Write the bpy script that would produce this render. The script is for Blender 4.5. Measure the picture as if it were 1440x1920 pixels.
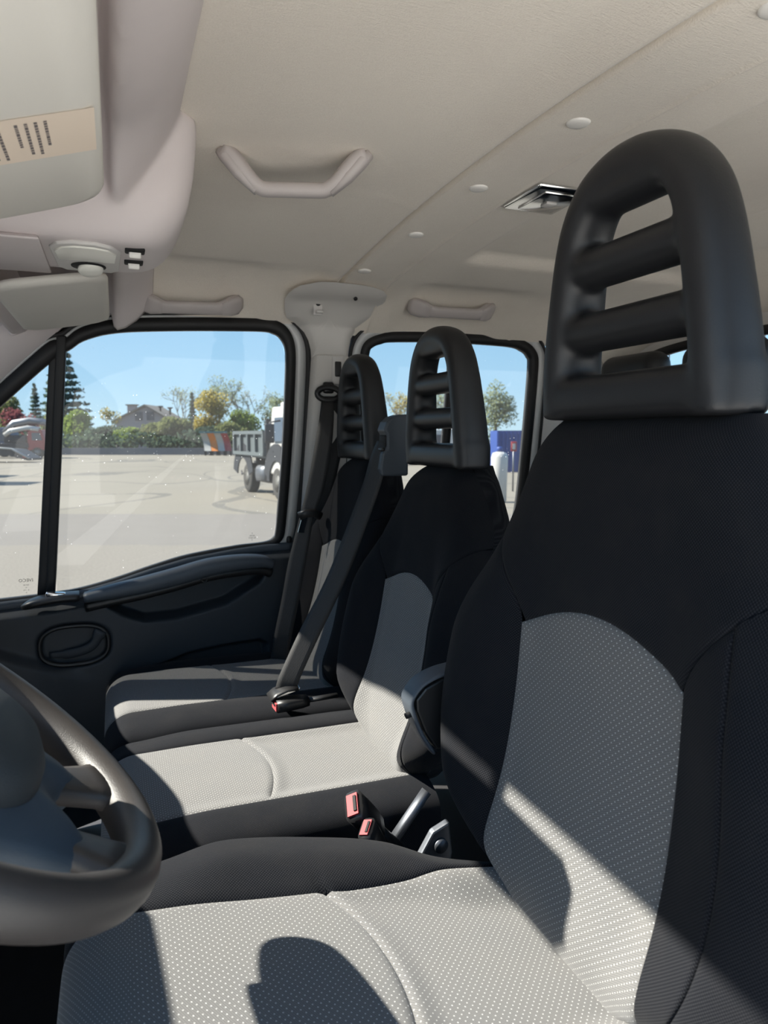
import bpy, bmesh, math, random
from mathutils import Vector, Matrix
import numpy as np
random.seed(7)
RNG = np.random.default_rng(7)
for _o in list(bpy.data.objects): bpy.data.objects.remove(_o)
C = bpy.context.scene.collection
Z0 = 1.9            # the lens is 1.9 m above the yard; geometry below is given with z = 0 at that height
SC = bpy.context.scene

# ------------------------------------------------------------------ camera
PITCH, YAW = math.radians(6.234), math.radians(21.115)
FW = Vector((math.sin(YAW)*math.cos(PITCH), math.cos(YAW)*math.cos(PITCH), -math.sin(PITCH)))
cam_d = bpy.data.cameras.new('camera'); cam = bpy.data.objects.new('camera', cam_d); C.objects.link(cam)
cam.location = (0, 0, Z0)
cam.rotation_euler = FW.to_track_quat('-Z', 'Y').to_euler()
cam_d.sensor_fit = 'VERTICAL'; cam_d.sensor_height = 36; cam_d.lens = 36*1300/1920
cam_d.clip_start = .02; cam_d.clip_end = 600
cam_d.dof.use_dof = True; cam_d.dof.focus_distance = .95; cam_d.dof.aperture_fstop = 9.5
SC.camera = cam
# ------------------------------------------------------------------ sky, sun, exposure
SUN_DIR = Vector((1.0, -.44, -1.0))       # direction the light travels
world = bpy.data.worlds.new('sky'); SC.world = world; world.use_nodes = True
wn = world.node_tree; wn.nodes.clear()
wo = wn.nodes.new('ShaderNodeOutputWorld'); bg = wn.nodes.new('ShaderNodeBackground')
tcw = wn.nodes.new('ShaderNodeTexCoord'); sxw = wn.nodes.new('ShaderNodeSeparateXYZ'); rpw = wn.nodes.new('ShaderNodeValToRGB')
wn.links.new(tcw.outputs['Generated'], sxw.inputs[0]); wn.links.new(sxw.outputs[2], rpw.inputs[0])
_e = rpw.color_ramp.elements          # clear autumn sky: pale at the horizon, deeper blue overhead
for _p, _c in ((.07, (.215, .345, .46)), (.16, (.165, .300, .44)), (.5, (.11, .235, .42))): _e.new(_p).color = (*_c, 1)
_e[0].position = 0; _e[0].color = (.29, .40, .46, 1); _e[-1].position = 1; _e[-1].color = (.08, .19, .40, 1)
bg.inputs[1].default_value = .83
wn.links.new(rpw.outputs[0], bg.inputs[0]); wn.links.new(bg.outputs[0], wo.inputs[0])
sl = bpy.data.lights.new('sun', 'SUN'); sl.energy = 5.4; sl.angle = math.radians(.6); sl.color = (1, .94, .85)
so = bpy.data.objects.new('sun', sl); C.objects.link(so); so.location = (-20, 8, 20)
so.rotation_euler = SUN_DIR.to_track_quat('-Z', 'Y').to_euler()
SC.view_settings.view_transform = 'Standard'; SC.view_settings.look = 'None'
SC.view_settings.exposure = 1.95; SC.view_settings.gamma = 1; SC.view_settings.use_curve_mapping = False
SC.cycles.max_bounces = 14; SC.cycles.diffuse_bounces = 10; SC.cycles.transparent_max_bounces = 16
SC.cycles.caustics_reflective = False; SC.cycles.caustics_refractive = False
SC.cycles.use_denoising = True

# ------------------------------------------------------------------ material helpers
class NT:
    def __init__(s, name):
        s.m = bpy.data.materials.new(name); s.m.use_nodes = True; s.t = s.m.node_tree
        s.b = s.t.nodes['Principled BSDF']; s.out = s.t.nodes['Material Output']
    def n(s, kind, **kw):
        x = s.t.nodes.new('ShaderNode'+kind)
        for k, v in kw.items():
            if k.startswith('i_'):
                key = k[2:]; key = int(key) if key.isdigit() else key
                s.put(x.inputs[key], v)
            else: setattr(x, k, v)
        return x
    def put(s, sock, v):
        if isinstance(v, bpy.types.NodeSocket): s.t.links.new(v, sock)
        else: sock.default_value = v
    def math(s, op, a, b=None, c=None):
        x = s.n('Math', operation=op); s.put(x.inputs[0], a)
        if b is not None: s.put(x.inputs[1], b)
        if c is not None: s.put(x.inputs[2], c)
        return x.outputs[0]
    def mix(s, f, a, b):
        x = s.n('Mix', data_type='RGBA'); s.put(x.inputs[0], f); s.put(x.inputs[6], a); s.put(x.inputs[7], b)
        return x.outputs[2]
    def noise(s, scale, detail=3, vec=None, rough=.5):
        x = s.n('TexNoise'); x.inputs['Scale'].default_value = scale; x.inputs['Detail'].default_value = detail
        x.inputs['Roughness'].default_value = rough
        s.t.links.new(vec if vec is not None else s.obj(), x.inputs['Vector']); return x.outputs[0]
    def obj(s): return s.n('TexCoord').outputs['Object']
    def uv(s): return s.n('TexCoord').outputs['UV']
    def ramp(s, f, stops):
        x = s.n('ValToRGB'); s.put(x.inputs[0], f); e = x.color_ramp.elements
        while len(e) < len(stops): e.new(.5)
        for q, (p, c) in zip(e, stops): q.position = p; q.color = c if len(c) == 4 else (*c, 1)
        return x.outputs[0]
    def bump(s, h, strength=.3, dist=.001):
        x = s.n('Bump'); x.inputs['Strength'].default_value = strength; x.inputs['Distance'].default_value = dist
        s.put(x.inputs['Height'], h); s.t.links.new(x.outputs[0], s.b.inputs['Normal'])
    def set(s, col=None, rough=None, metal=None, spec=None):
        if col is not None: s.put(s.b.inputs['Base Color'], (*col, 1) if isinstance(col, tuple) and len(col) == 3 else col)
        if rough is not None: s.put(s.b.inputs['Roughness'], rough)
        if metal is not None: s.b.inputs['Metallic'].default_value = metal
        if spec is not None: s.b.inputs['Specular IOR Level'].default_value = spec
        return s
def plastic(name, col, rough=.5, grain=900, bs=.15, var=.08, metal=0, spec=.5, dist=.0004):
    q = NT(name); nz = q.noise(grain, 2); big = q.noise(9, 4)
    c0 = tuple(x*(1-var) for x in col); c1 = tuple(min(1, x*(1+var)) for x in col)
    q.set(q.mix(big, (*c0, 1), (*c1, 1)), rough, metal, spec)
    if bs: q.bump(nz, bs, dist)
    return q.m
def grey_fabric():
    q = NT('grey dotted fabric'); uv = q.uv(); sp = q.n('SeparateXYZ'); q.t.links.new(uv, sp.inputs[0])
    def cell(off):
        fx = q.math('SUBTRACT', q.math('FRACT', q.math('ADD', q.math('DIVIDE', sp.outputs[0], .0072), off)), .5)
        fy = q.math('SUBTRACT', q.math('FRACT', q.math('ADD', q.math('DIVIDE', sp.outputs[1], .0072), off)), .5)
        return q.math('SQRT', q.math('ADD', q.math('MULTIPLY', fx, fx), q.math('MULTIPLY', fy, fy)))
    d = q.math('MINIMUM', cell(0), cell(.5))
    dot = q.math('LESS_THAN', d, .086)
    rib = q.math('SINE', q.math('MULTIPLY', q.math('ADD', q.math('MULTIPLY', sp.outputs[0], .6), sp.outputs[1]), 2*math.pi/.0021))
    rib01 = q.math('MULTIPLY_ADD', rib, .5, .5)
    big = q.noise(14, 3)
    base = q.mix(rib01, (.092, .093, .099, 1), (.142, .140, .137, 1))
    base = q.mix(q.math('MULTIPLY', big, .5), base, (.152, .144, .132, 1))
    q.set(q.mix(dot, base, (.47, .47, .45, 1)), .95, 0, .15)
    q.bump(q.math('ADD', rib01, q.math('MULTIPLY', dot, 1.5)), .35, .0004)
    q.b.inputs['Sheen Weight'].default_value = .15
    return q.m
def black_fabric():
    q = NT('black woven fabric'); uv = q.uv(); sp = q.n('SeparateXYZ'); q.t.links.new(uv, sp.inputs[0])
    k = 2*math.pi/.0032
    a = q.math('SINE', q.math('MULTIPLY', sp.outputs[0], k)); b = q.math('SINE', q.math('MULTIPLY', sp.outputs[1], k))
    w = q.math('MULTIPLY_ADD', q.math('MULTIPLY', a, b), .5, .5); w2 = q.math('POWER', w, 2.2)
    dust = q.noise(22, 5)
    base = q.mix(w2, (.0038, .0045, .0066, 1), (.0262, .0268, .0300, 1))
    fl = q.math('MULTIPLY', q.math('SUBTRACT', dust, .45), .5); fl = q.math('MAXIMUM', fl, 0.)
    q.set(q.mix(fl, base, (.03, .027, .025, 1)), .97, 0, .08)
    q.bump(w, .5, .0005); q.b.inputs['Sheen Weight'].default_value = .03
    return q.m
def headliner_mat():
    q = NT('beige fleece headliner'); v = q.obj()
    f = q.noise(520, 4, v); blot = q.noise(3.1, 5, v, .6)
    mp = q.n('Mapping'); mp.inputs['Scale'].default_value = (90, 420, 420); q.t.links.new(v, mp.inputs[0])
    st = q.noise(1, 3, mp.outputs[0])
    c = q.mix(f, (.76, .695, .61, 1), (.92, .86, .77, 1))
    c = q.mix(q.math('MULTIPLY', q.math('MAXIMUM', q.math('SUBTRACT', blot, .5), 0.), 1.6), c, (.68, .60, .54, 1))
    q.set(c, 1., 0, .1); q.bump(q.math('ADD', f, st), .45, .0015); q.b.inputs['Sheen Weight'].default_value = .2
    return q.m
def webbing():
    q = NT('black belt webbing'); sp = q.n('SeparateXYZ'); q.t.links.new(q.uv(), sp.inputs[0])
    w = q.math('SINE', q.math('MULTIPLY', sp.outputs[0], 2*math.pi/.003))
    q.set(q.mix(q.math('MULTIPLY_ADD', w, .5, .5), (.014, .014, .015, 1), (.026, .026, .027, 1)), .6, 0, .5)
    q.bump(w, .3, .0003); return q.m
def glass_mat(name, speck=0., tint=(.63, .648, .64), zmid=None):
    q = NT(name); t = q.t; t.nodes.remove(q.b)
    tr = q.n('BsdfTransparent'); tr.inputs[0].default_value = (*tint, 1)
    gl = q.n('BsdfGlossy'); gl.inputs['Roughness'].default_value = .02
    fr = q.n('Fresnel'); fr.inputs[0].default_value = 1.45
    mx = q.n('MixShader'); t.links.new(q.math('MULTIPLY', fr.outputs[0], .8), mx.inputs[0])
    t.links.new(tr.outputs[0], mx.inputs[1]); t.links.new(gl.outputs[0], mx.inputs[2]); last = mx.outputs[0]
    if speck:
        v = q.obj(); vo = q.n('TexVoronoi'); vo.inputs['Scale'].default_value = 125; t.links.new(v, vo.inputs['Vector'])
        sp = q.n('SeparateColor'); t.links.new(vo.outputs['Color'], sp.inputs[0])
        sx = q.n('SeparateXYZ'); t.links.new(v, sx.inputs[0])
        near = q.math('LESS_THAN', q.math('ABSOLUTE', q.math('SUBTRACT', sx.outputs[2], .90)), .085)   # splashes dried mostly at mid height
        keep = q.math('GREATER_THAN', sp.outputs[0], q.math('MULTIPLY_ADD', near, -.52, .86))
        rad = q.math('MULTIPLY', sp.outputs[1], .15)
        clus = q.math('GREATER_THAN', q.noise(7, 2), .40)
        s_ = q.math('MULTIPLY', q.math('MULTIPLY', q.math('LESS_THAN', vo.outputs['Distance'], rad), keep), clus)
        if zmid is not None:
            sx = q.n('SeparateXYZ'); t.links.new(v, sx.inputs[0])
            band = q.math('LESS_THAN', q.math('ABSOLUTE', q.math('SUBTRACT', sx.outputs[2], zmid)), .13)
            s_ = q.math('MULTIPLY', s_, band)
        haze = q.math('MULTIPLY', q.noise(5, 4), speck*.04)
        fac = q.math('MAXIMUM', q.math('MULTIPLY', s_, .42), haze)
        df = q.n('BsdfTranslucent'); df.inputs[0].default_value = (.9, .9, .88, 1)
        m2 = q.n('MixShader'); t.links.new(fac, m2.inputs[0]); t.links.new(last, m2.inputs[1]); t.links.new(df.outputs[0], m2.inputs[2])
        last = m2.outputs[0]
    t.links.new(last, q.out.inputs[0]); return q.m
def leaf_mat(name, c0, c1):
    q = NT(name); n1 = q.noise(.9, 3); n2 = q.noise(9, 2)
    f = q.math('MULTIPLY_ADD', n2, .6, q.math('MULTIPLY', n1, .5))
    c = q.mix(f, (*c0, 1), (*c1, 1)); q.t.nodes.remove(q.b)
    a = q.n('BsdfDiffuse'); b = q.n('BsdfTranslucent'); c = q.mix(.24, c, (0, 0, 0, 1)); q.put(a.inputs[0], c); q.put(b.inputs[0], c)
    m = q.n('MixShader'); m.inputs[0].default_value = .45
    q.t.links.new(a.outputs[0], m.inputs[1]); q.t.links.new(b.outputs[0], m.inputs[2]); q.t.links.new(m.outputs[0], q.out.inputs[0])
    return q.m
def ground_mat():
    q = NT('yard surface'); v = q.obj(); sp = q.n('SeparateXYZ'); q.t.links.new(v, sp.inputs[0])
    big = q.noise(.12, 5, v); mid = q.noise(1.3, 6, v, .65); fine = q.noise(28, 5, v, .7)
    conc = q.mix(big, (.152, .138, .112, 1), (.205, .187, .155, 1))
    # curved tyre marks
    def track(sc, off, w):
        mp = q.n('Mapping'); mp.inputs['Location'].default_value = (off, off*.7, 0); mp.inputs['Scale'].default_value = (1, .6, 1); q.t.links.new(v, mp.inputs[0])
        nn = q.noise(sc, 1, mp.outputs[0]); return q.math('LESS_THAN', q.math('ABSOLUTE', q.math('SUBTRACT', nn, .5)), w)
    tk = q.math('MAXIMUM', track(.085, 3., .0035), track(.11, 41., .004)); tk = q.math('MAXIMUM', tk, track(.07, 77., .003))
    tk = q.math('MULTIPLY', tk, q.math('GREATER_THAN', mid, .40))
    conc = q.mix(q.math('MULTIPLY', tk, .5), conc, (.07, .07, .068, 1))
    asp = q.mix(mid, (.118, .108, .097, 1), (.155, .143, .128, 1))
    asp = q.mix(fine, asp, (.17, .155, .138, 1))
    grav = q.mix(fine, (.085, .077, .066, 1), (.255, .23, .195, 1))
    # local Y of the yard points away from the cab
    wob = q.math('MULTIPLY_ADD', mid, .5, sp.outputs[1])
    f1 = q.math('GREATER_THAN', wob, 17.2); f2 = q.math('GREATER_THAN', wob, 12.3)
    c = q.mix(f2, grav, asp); c = q.mix(f1, c, conc); c = q.mix(q.math('LESS_THAN', wob, 1.), c, (.60, .575, .53, 1))  # ground on the unseen driver's side made paler to bounce light into the cab
    q.set(c, .95, 0, .2); q.bump(fine, .4, .01); return q.m

M = {}
M['grey_fabric'] = grey_fabric(); M['black_fabric'] = black_fabric(); M['headliner'] = headliner_mat(); M['web'] = webbing()
M['headrest'] = plastic('charcoal moulded foam', (.0105, .0112, .0130), .47, 700, .35, .12, spec=.45)
M['pillar'] = plastic('grey pillar trim plastic', (.66, .64, .61), .6, 900, .25, .04)
M['handle'] = plastic('mauve grey handle plastic', (.50, .46, .45), .5, 900, .2, .04)
M['trim_grey'] = plastic('light grey trim plastic', (.66, .64, .62), .55, 900, .2, .04)
M['console'] = plastic('lilac grey console plastic', (.70, .64, .635), .6, 800, .35, .05)
M['visor'] = plastic('pale visor vinyl', (.70, .675, .62), .75, 500, .3, .04)
M['door_plastic'] = plastic('dark slate door plastic', (.026, .031, .038), .55, 1100, .5, .1)
M['door_light'] = plastic('slate grey plastic in lit tone', (.060, .072, .088), .5, 1100, .4, .08)  # lightened to stand in for sunlight missing on the sill ledge
M['black_plastic'] = plastic('black plastic', (.012, .012, .013), .42, 900, .2, .1)
M['rubber'] = plastic('black rubber', (.010, .010, .011), .6, 600, .2, .1)
M['paint_white'] = plastic('white body paint', (.60, .61, .61), .25, 30, 0, .02)
M['wheel_rubber'] = plastic('steering wheel rubber', (.034, .030, .028), .42, 1200, .5, .1)
M['wheel_hub'] = plastic('slate wheel hub plastic', (.034, .052, .072), .5, 1300, .7, .1)
M['airbag'] = plastic('airbag cover plastic', (.020, .026, .030), .6, 1500, .8, .1)
M['pink'] = plastic('faded red button', (.42, .06, .065), .75, 300, .1, .05)
M['steel'] = plastic('worn steel', (.16, .17, .19), .5, 200, .2, .2, metal=.9)
M['chrome'] = plastic('chromed plastic', (.75, .75, .74), .12, 40, 0, .02, metal=1)
M['lens'] = plastic('ribbed lamp lens', (.88, .87, .80), .3, 400, .2, .03)
M['button'] = plastic('grey fastener cap', (.86, .84, .80), .5, 600, .1, .03)
M['dark_void'] = plastic('dark cavity', (.006, .006, .007), .8, 300, 0, .1)
M['floor'] = plastic('dark floor mat', (.012, .012, .013), .9, 500, .5, .2)
M['glass'] = glass_mat('dusty side glass', 1., zmid=None)
M['glass_clear'] = glass_mat('clear glass', 0, (.79, .81, .80))
M['sticker'] = plastic('aged paper label', (.80, .68, .56), .7, 200, .1, .05)
M['ink'] = plastic('faded black ink', (.16, .14, .14), .7, 200, 0, .1)
M['glass_ink'] = plastic('grey glass marking ink', (.10, .10, .10), .8, 200, 0, .1)
M['ground'] = ground_mat()
M['truck_white'] = plastic('white lorry paint', (.42, .41, .39), .35, 20, 0, .04)
M['truck_grey'] = plastic('grey tipper body paint', (.085, .10, .105), .5, 20, 0, .08)
M['truck_dark'] = plastic('dark chassis', (.013, .015, .02), .6, 30, 0, .2)
M['tyre'] = plastic('dusty tyre', (.03, .029, .027), .9, 60, .3, .2)
M['rim'] = plastic('pale grey wheel rim', (.32, .32, .30), .5, 20, 0, .05)
M['lorry_red'] = plastic('faded red paint', (.26, .018, .022), .45, 10, 0, .15)
M['orange'] = plastic('orange paint', (.50, .15, .012), .5, 10, 0, .1)
M['container_blue'] = plastic('blue container paint', (.018, .05, .22), .5, 6, 0, .1)
M['house_wall'] = plastic('pale render', (.24, .225, .24), .9, 5, .1, .06)
M['roof'] = plastic('grey brown roof', (.14, .12, .10), .9, 5, .1, .1)
M['bark'] = plastic('bark', (.10, .08, .06), .9, 20, .4, .2)
M['wind_glass'] = plastic('dark window glass', (.05, .06, .08), .1, 5, 0, .05)

# ------------------------------------------------------------------ object helpers
ORG = {}
def props(o, label=None, cat=None, group=None, kind=None):
    if label: o['label'] = label
    if cat: o['category'] = cat
    if group: o['group'] = group
    if kind: o['kind'] = kind
    return o
def empty(name, loc, **kw):
    o = bpy.data.objects.new(name, None); C.objects.link(o); o.empty_display_size = .05
    o.location = (loc[0], loc[1], loc[2]+Z0); ORG[o.name] = Vector(loc); return props(o, **kw)
def mk(name, V, F, mat, parent=None, smooth=True, uv=None, bev=0, sub=0, solid=0, seg=2, loc=None, **kw):
    V = [Vector(v) for v in V]
    if parent is not None: org = ORG[parent.name]
    elif loc is not None: org = Vector(loc)
    else:
        xs = [v.x for v in V]; ys = [v.y for v in V]; org = Vector(((min(xs)+max(xs))/2, (min(ys)+max(ys))/2, min(v.z for v in V)))
    me = bpy.data.meshes.new(name); me.from_pydata([v-org for v in V], [], [list(f) for f in F])
    if uv is not None:
        l = me.uv_layers.new(name='UVMap')
        co = np.array([uv[lp.vertex_index] for lp in me.loops], dtype=np.float32).ravel(); l.data.foreach_set('uv', co)
    bm = bmesh.new(); bm.from_mesh(me)
    if uv is None: bmesh.ops.remove_doubles(bm, verts=bm.verts, dist=1e-6)
    bmesh.ops.recalc_face_normals(bm, faces=bm.faces); bm.to_mesh(me); bm.free()
    me.materials.append(M[mat] if isinstance(mat, str) else mat)
    for p in me.polygons: p.use_smooth = smooth
    o = bpy.data.objects.new(name, me); C.objects.link(o)
    if parent is not None: o.parent = parent; ORG[o.name] = org
    else: o.location = (org.x, org.y, org.z+Z0); ORG[o.name] = org
    if solid:
        s = o.modifiers.new('s', 'SOLIDIFY'); s.thickness = solid; s.offset = 0
    if bev:
        b = o.modifiers.new('b', 'BEVEL'); b.width = bev; b.segments = seg; b.limit_method = 'ANGLE'; b.angle_limit = math.radians(35)
    if sub:
        s = o.modifiers.new('u', 'SUBSURF'); s.levels = sub; s.render_levels = sub
    return props(o, **kw)
class G:
    """collects shapes of ONE part"""
    def __init__(s): s.V = []; s.F = []
    def add(s, V, F):
        n = len(s.V); s.V += [Vector(v) for v in V]; s.F += [[i+n for i in f] for f in F]; return s
    def box(s, c, d, rot=None):
        c = Vector(c); V = []
        for i in (-1, 1):
            for j in (-1, 1):
                for k in (-1, 1):
                    v = Vector((i*d[0]/2, j*d[1]/2, k*d[2]/2))
                    if rot is not None: v = rot @ v
                    V.append(c+v)
        return s.add(V, [(0, 1, 3, 2), (4, 6, 7, 5), (0, 4, 5, 1), (2, 3, 7, 6), (0, 2, 6, 4), (1, 5, 7, 3)])
    def sweep(s, P, sec, up=(0, 0, 1), scale=None, closed=False, caps=True, twist=None):
        P = [Vector(p) for p in P]; n = len(P); m = len(sec); V = []
        for i in range(n):
            a = P[(i-1) % n] if (closed or i > 0) else P[i]; b = P[(i+1) % n] if (closed or i < n-1) else P[i]
            t = (b-a).normalized(); u = Vector(up[i] if isinstance(up, list) else up)
            side = u.cross(t)
            if side.length < 1e-5: side = Vector((1, 0, 0)).cross(t)
            side.normalize(); nn = t.cross(side).normalized()
            k = scale[i] if scale else 1
            kx, ky = (k if isinstance(k, tuple) else (k, k))
            for (q, r) in sec: V.append(P[i]+side*q*kx+nn*r*ky)
        F = []
        for i in range(n if closed else n-1):
            for j in range(m):
                F.append((i*m+j, i*m+(j+1) % m, ((i+1) % n)*m+(j+1) % m, ((i+1) % n)*m+j))
        if caps and not closed: F.append(list(range(m))[::-1]); F.append([(n-1)*m+j for j in range(m)])
        return s.add(V, F)
    def prism(s, pts, d):
        n = len(pts); d = Vector(d); V = [Vector(p) for p in pts]+[Vector(p)+d for p in pts]
        return s.add(V, [list(range(n))[::-1], [n+i for i in range(n)]]+[(i, (i+1) % n, n+(i+1) % n, n+i) for i in range(n)])
    def lathe(s, c, axis, prof, seg=28):
        c = Vector(c); ax = Vector(axis).normalized(); e1 = ax.orthogonal().normalized(); e2 = ax.cross(e1); V = []; m = len(prof)
        for i in range(seg):
            a = 2*math.pi*i/seg; r = e1*math.cos(a)+e2*math.sin(a)
            for (q, h) in prof: V.append(c+r*q+ax*h)
        F = [(i*m+j, ((i+1) % seg)*m+j, ((i+1) % seg)*m+j+1, i*m+j+1) for i in range(seg) for j in range(m-1)]
        if prof[0][0] > 1e-6: F.append([i*m for i in range(seg)])
        if prof[-1][0] > 1e-6: F.append([i*m+m-1 for i in range(seg)][::-1])
        return s.add(V, F)
    def mk(s, name, mat, parent=None, **kw): return mk(name, s.V, s.F, mat, parent, **kw)
def ell(a, b, n=16, e=2.0):
    r = []
    for i in range(n):
        t = 2*math.pi*i/n; c, q = math.cos(t), math.sin(t)
        r.append((a*math.copysign(abs(c)**(2/e), c), b*math.copysign(abs(q)**(2/e), q)))
    return r
def spline(P, n=40, closed=False):
    P = [np.array(p, float) for p in P]; N = len(P); out = []
    segs = N if closed else N-1
    for s_ in range(segs):
        p1, p2 = P[s_ % N], P[(s_+1) % N]
        p0 = P[(s_-1) % N] if (closed or s_ > 0) else 2*p1-p2
        p3 = P[(s_+2) % N] if (closed or s_ < N-2) else 2*p2-p1
        k = max(2, n//segs)
        for i in range(k):
            t = i/k
            out.append(.5*((2*p1)+(-p0+p2)*t+(2*p0-5*p1+4*p2-p3)*t*t+(-p0+3*p1-3*p2+p3)*t**3))
    if not closed: out.append(P[-1])
    return [tuple(float(v) for v in o) for o in out]
def sm(a, b, x):
    t = min(1, max(0, (x-a)/(b-a))); return t*t*(3-2*t)
def lerp_tab(T, x):
    if x <= T[0][0]: return T[0][1]
    for (a, b), (c, d) in zip(T, T[1:]):
        if x <= c: return b+(d-b)*(x-a)/(c-a)
    return T[-1][1]
def smooth_tab(T, x):
    # catmull-rom over an irregular table
    n = len(T)
    if x <= T[0][0]: return T[0][1]
    if x >= T[-1][0]: return T[-1][1]
    for i in range(n-1):
        if x <= T[i+1][0]:
            x0, y0 = T[i]; x1, y1 = T[i+1]; h = x1-x0; t = (x-x0)/h
            m0 = (y1-T[i-1][1])/(x1-T[i-1][0]) if i > 0 else (y1-y0)/h
            m1 = (T[i+2][1]-y0)/(T[i+2][0]-x0) if i < n-2 else (y1-y0)/h
            return (2*t**3-3*t*t+1)*y0+(t**3-2*t*t+t)*h*m0+(-2*t**3+3*t*t)*y1+(t**3-t*t)*h*m1
def grid(name, fn, nu, nv, mat, parent=None, uvf=None, **kw):
    V = []; UV = []
    for i in range(nu+1):
        for j in range(nv+1):
            r = fn(i/nu, j/nv)
            if uvf: V.append(r[0]); UV.append(r[1])
            else: V.append(r)
    F = [(i*(nv+1)+j, (i+1)*(nv+1)+j, (i+1)*(nv+1)+j+1, i*(nv+1)+j+1) for i in range(nu) for j in range(nv)]
    return mk(name, V, F, mat, parent, uv=UV if uvf else None, **kw)

# ================================================================== YARD OUTSIDE
RT = Vector((math.cos(YAW), -math.sin(YAW), 0)); FH = Vector((math.sin(YAW), math.cos(YAW), 0))
def ext(lat, dep, z=-1.9): return RT*lat+FH*dep+Vector((0, 0, z))   # yard frame: lateral, depth
def at(px, dep): return (px-720)/1300*dep
gv = [ext(-160, -40), ext(160, -40), ext(160, 230), ext(-160, 230)]
gr = mk('ground', [(-160, -40, 0), (160, -40, 0), (160, 230, 0), (-160, 230, 0)], [(0, 1, 2, 3)], 'ground', loc=(0, 0, 0), kind='structure')
gr.location = (0, 0, 0); gr.rotation_euler = (0, 0, -YAW)

leafs = {
 'green': leaf_mat('fresh green leaves', (.12, .18, .04), (.34, .44, .10)),
 'dark': leaf_mat('dark conifer needles', (.045, .075, .055), (.13, .18, .12)),
 'olive': leaf_mat('olive leaves', (.10, .13, .05), (.30, .32, .13)),
 'yellow': leaf_mat('yellowing leaves', (.26, .24, .06), (.58, .46, .13)),
 'red': leaf_mat('dark red leaves', (.16, .05, .06), (.36, .13, .13)),
 'airy': leaf_mat('grey green leaves', (.18, .22, .12), (.42, .46, .26))}
def foliage(g, centers, n, size):
    tot = sum(c[3]*c[4]*c[5] for c in centers)
    for (cx, cy, cz, rx, ry, rz) in centers:
        k = max(2, int(n*rx*ry*rz/tot))
        for _ in range(k):
            d = RNG.normal(size=3); d /= np.linalg.norm(d); r = RNG.random()**.42
            p = Vector((cx+d[0]*rx*r, cy+d[1]*ry*r, cz+d[2]*rz*r))
            a = Vector(RNG.normal(size=3)).normalized(); b = a.orthogonal().normalized()
            s_ = size*(.6+.8*RNG.random())
            g.add([p-a*s_*.5, p+b*s_*.35, p+a*s_*.5, p-b*s_*.35], [(0, 1, 2, 3)])
def limb_tube(g, a, b, ra, rb): g.sweep([a, b], ell(1, 1, 6), up=(.3, .2, .9) if abs((b-a).normalized().z) < .9 else (1, 0, 0), scale=[ra, rb])
def tree(name, px, dep, top, wpx, kind, leaf, label, n=1500, size=.5, group=None, blobs=None, trunk=True):
    lat = at(px, dep); H = (818-top)/1300*dep+1.9; R_ = wpx/1300*dep/2; p = ext(lat, dep)
    t = empty(name, p, label=label, cat='bush' if name.endswith('bush') else 'tree', group=group)
    g = G(); tr = G(); L = lambda u, v, z: Vector((p.x, p.y, -1.9))+RT*u+FH*v+Vector((0, 0, z))
    if kind == 'conifer':
        limb_tube(tr, L(0, 0, 0), L(0, 0, H*.97), R_*.09, .03)
        for k in range(16):
            f = k/15; z = H*(.1+.88*f); r = R_*(1-f)**.8*(.85+.3*random.random())+.1
            for q in range(7):
                an = 2*math.pi*(q+random.random())/7; c = L(math.cos(an)*r*.55, math.sin(an)*r*.55, z-r*.12)
                foliage(g, [(c.x, c.y, c.z, r*.55, r*.55, H*.022)], max(14, n//112), size)
    elif kind == 'round':
        limb_tube(tr, L(0, 0, 0), L(0, 0, H*.6), R_*.08+.08, .05)
        bl = blobs or 9
        for k in range(bl):
            an = 2*math.pi*random.random(); rr = R_*.6*math.sqrt(random.random()); zz = H*(.25+.55*random.random())
            c = L(math.cos(an)*rr, math.sin(an)*rr*.6, zz); q = R_*(.38+.25*random.random())
            foliage(g, [(c.x, c.y, c.z, q, q, min(q, H*.25))], n//bl, size)
        c = L(0, 0, H*.82); foliage(g, [(c.x, c.y, c.z, R_*.4, R_*.4, H*.17)], n//8, size)
    elif kind == 'bare':
        tips = []
        limb_tube(tr, L(0, 0, 0), L(0, 0, H*.45), .16, .12)
        def br(a, d, l, r, k):
            b = a+d*l; limb_tube(tr, a, b, r, r*.6); tips.append(b)
            if k:
                for _ in range(3):
                    dd = (d+Vector(RNG.normal(size=3))*.42).normalized(); dd.z = abs(dd.z)*.9+.15; br(b, dd.normalized(), l*.72, r*.6, k-1)
        for _ in range(4):
            dd = Vector((RNG.normal()*.35, RNG.normal()*.35, 1)).normalized(); br(L(0, 0, H*(.25+.18*random.random())), dd, H*.24, .08, 3)
        for b in tips: foliage(g, [(b.x, b.y, b.z, .5, .5, .45)], max(2, n//len(tips)), size)
    g.mk('foliage', leafs[leaf], t, smooth=False, kind='stuff')
    if trunk: tr.mk('trunk', 'bark', t)
    return t
GT = 'trees along the far side of the yard'
tree('fir_tree', 128, 86, 640, 118, 'conifer', 'dark', 'tallest dark fir tree right beside the black window divider', 5200, .42)
tree('fir_tree', 73, 92, 722, 38, 'conifer', 'dark', 'small pointed fir tree seen through the triangular front glass', 2200, .35)
tree('round_tree', 30, 88, 742, 64, 'round', 'olive', 'rounded olive green tree at far left behind the red lorry', 3000, .33)
tree('leafy_bush', 36, 80, 768, 74, 'round', 'red', 'dark red leaved bush above the red lorry', 2400, .3)
tree('leafy_bush', 96, 82, 775, 40, 'round', 'olive', 'olive bush just left of the window divider', 700, .4)
tree('leafy_bush', 150, 80, 768, 78, 'round', 'green', 'bright green bush at the foot of the tall fir', 4200, .3)
tree('round_tree', 203, 84, 762, 56, 'round', 'yellow', 'thin yellow orange tree left of the pale house', 1200, .28)
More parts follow.
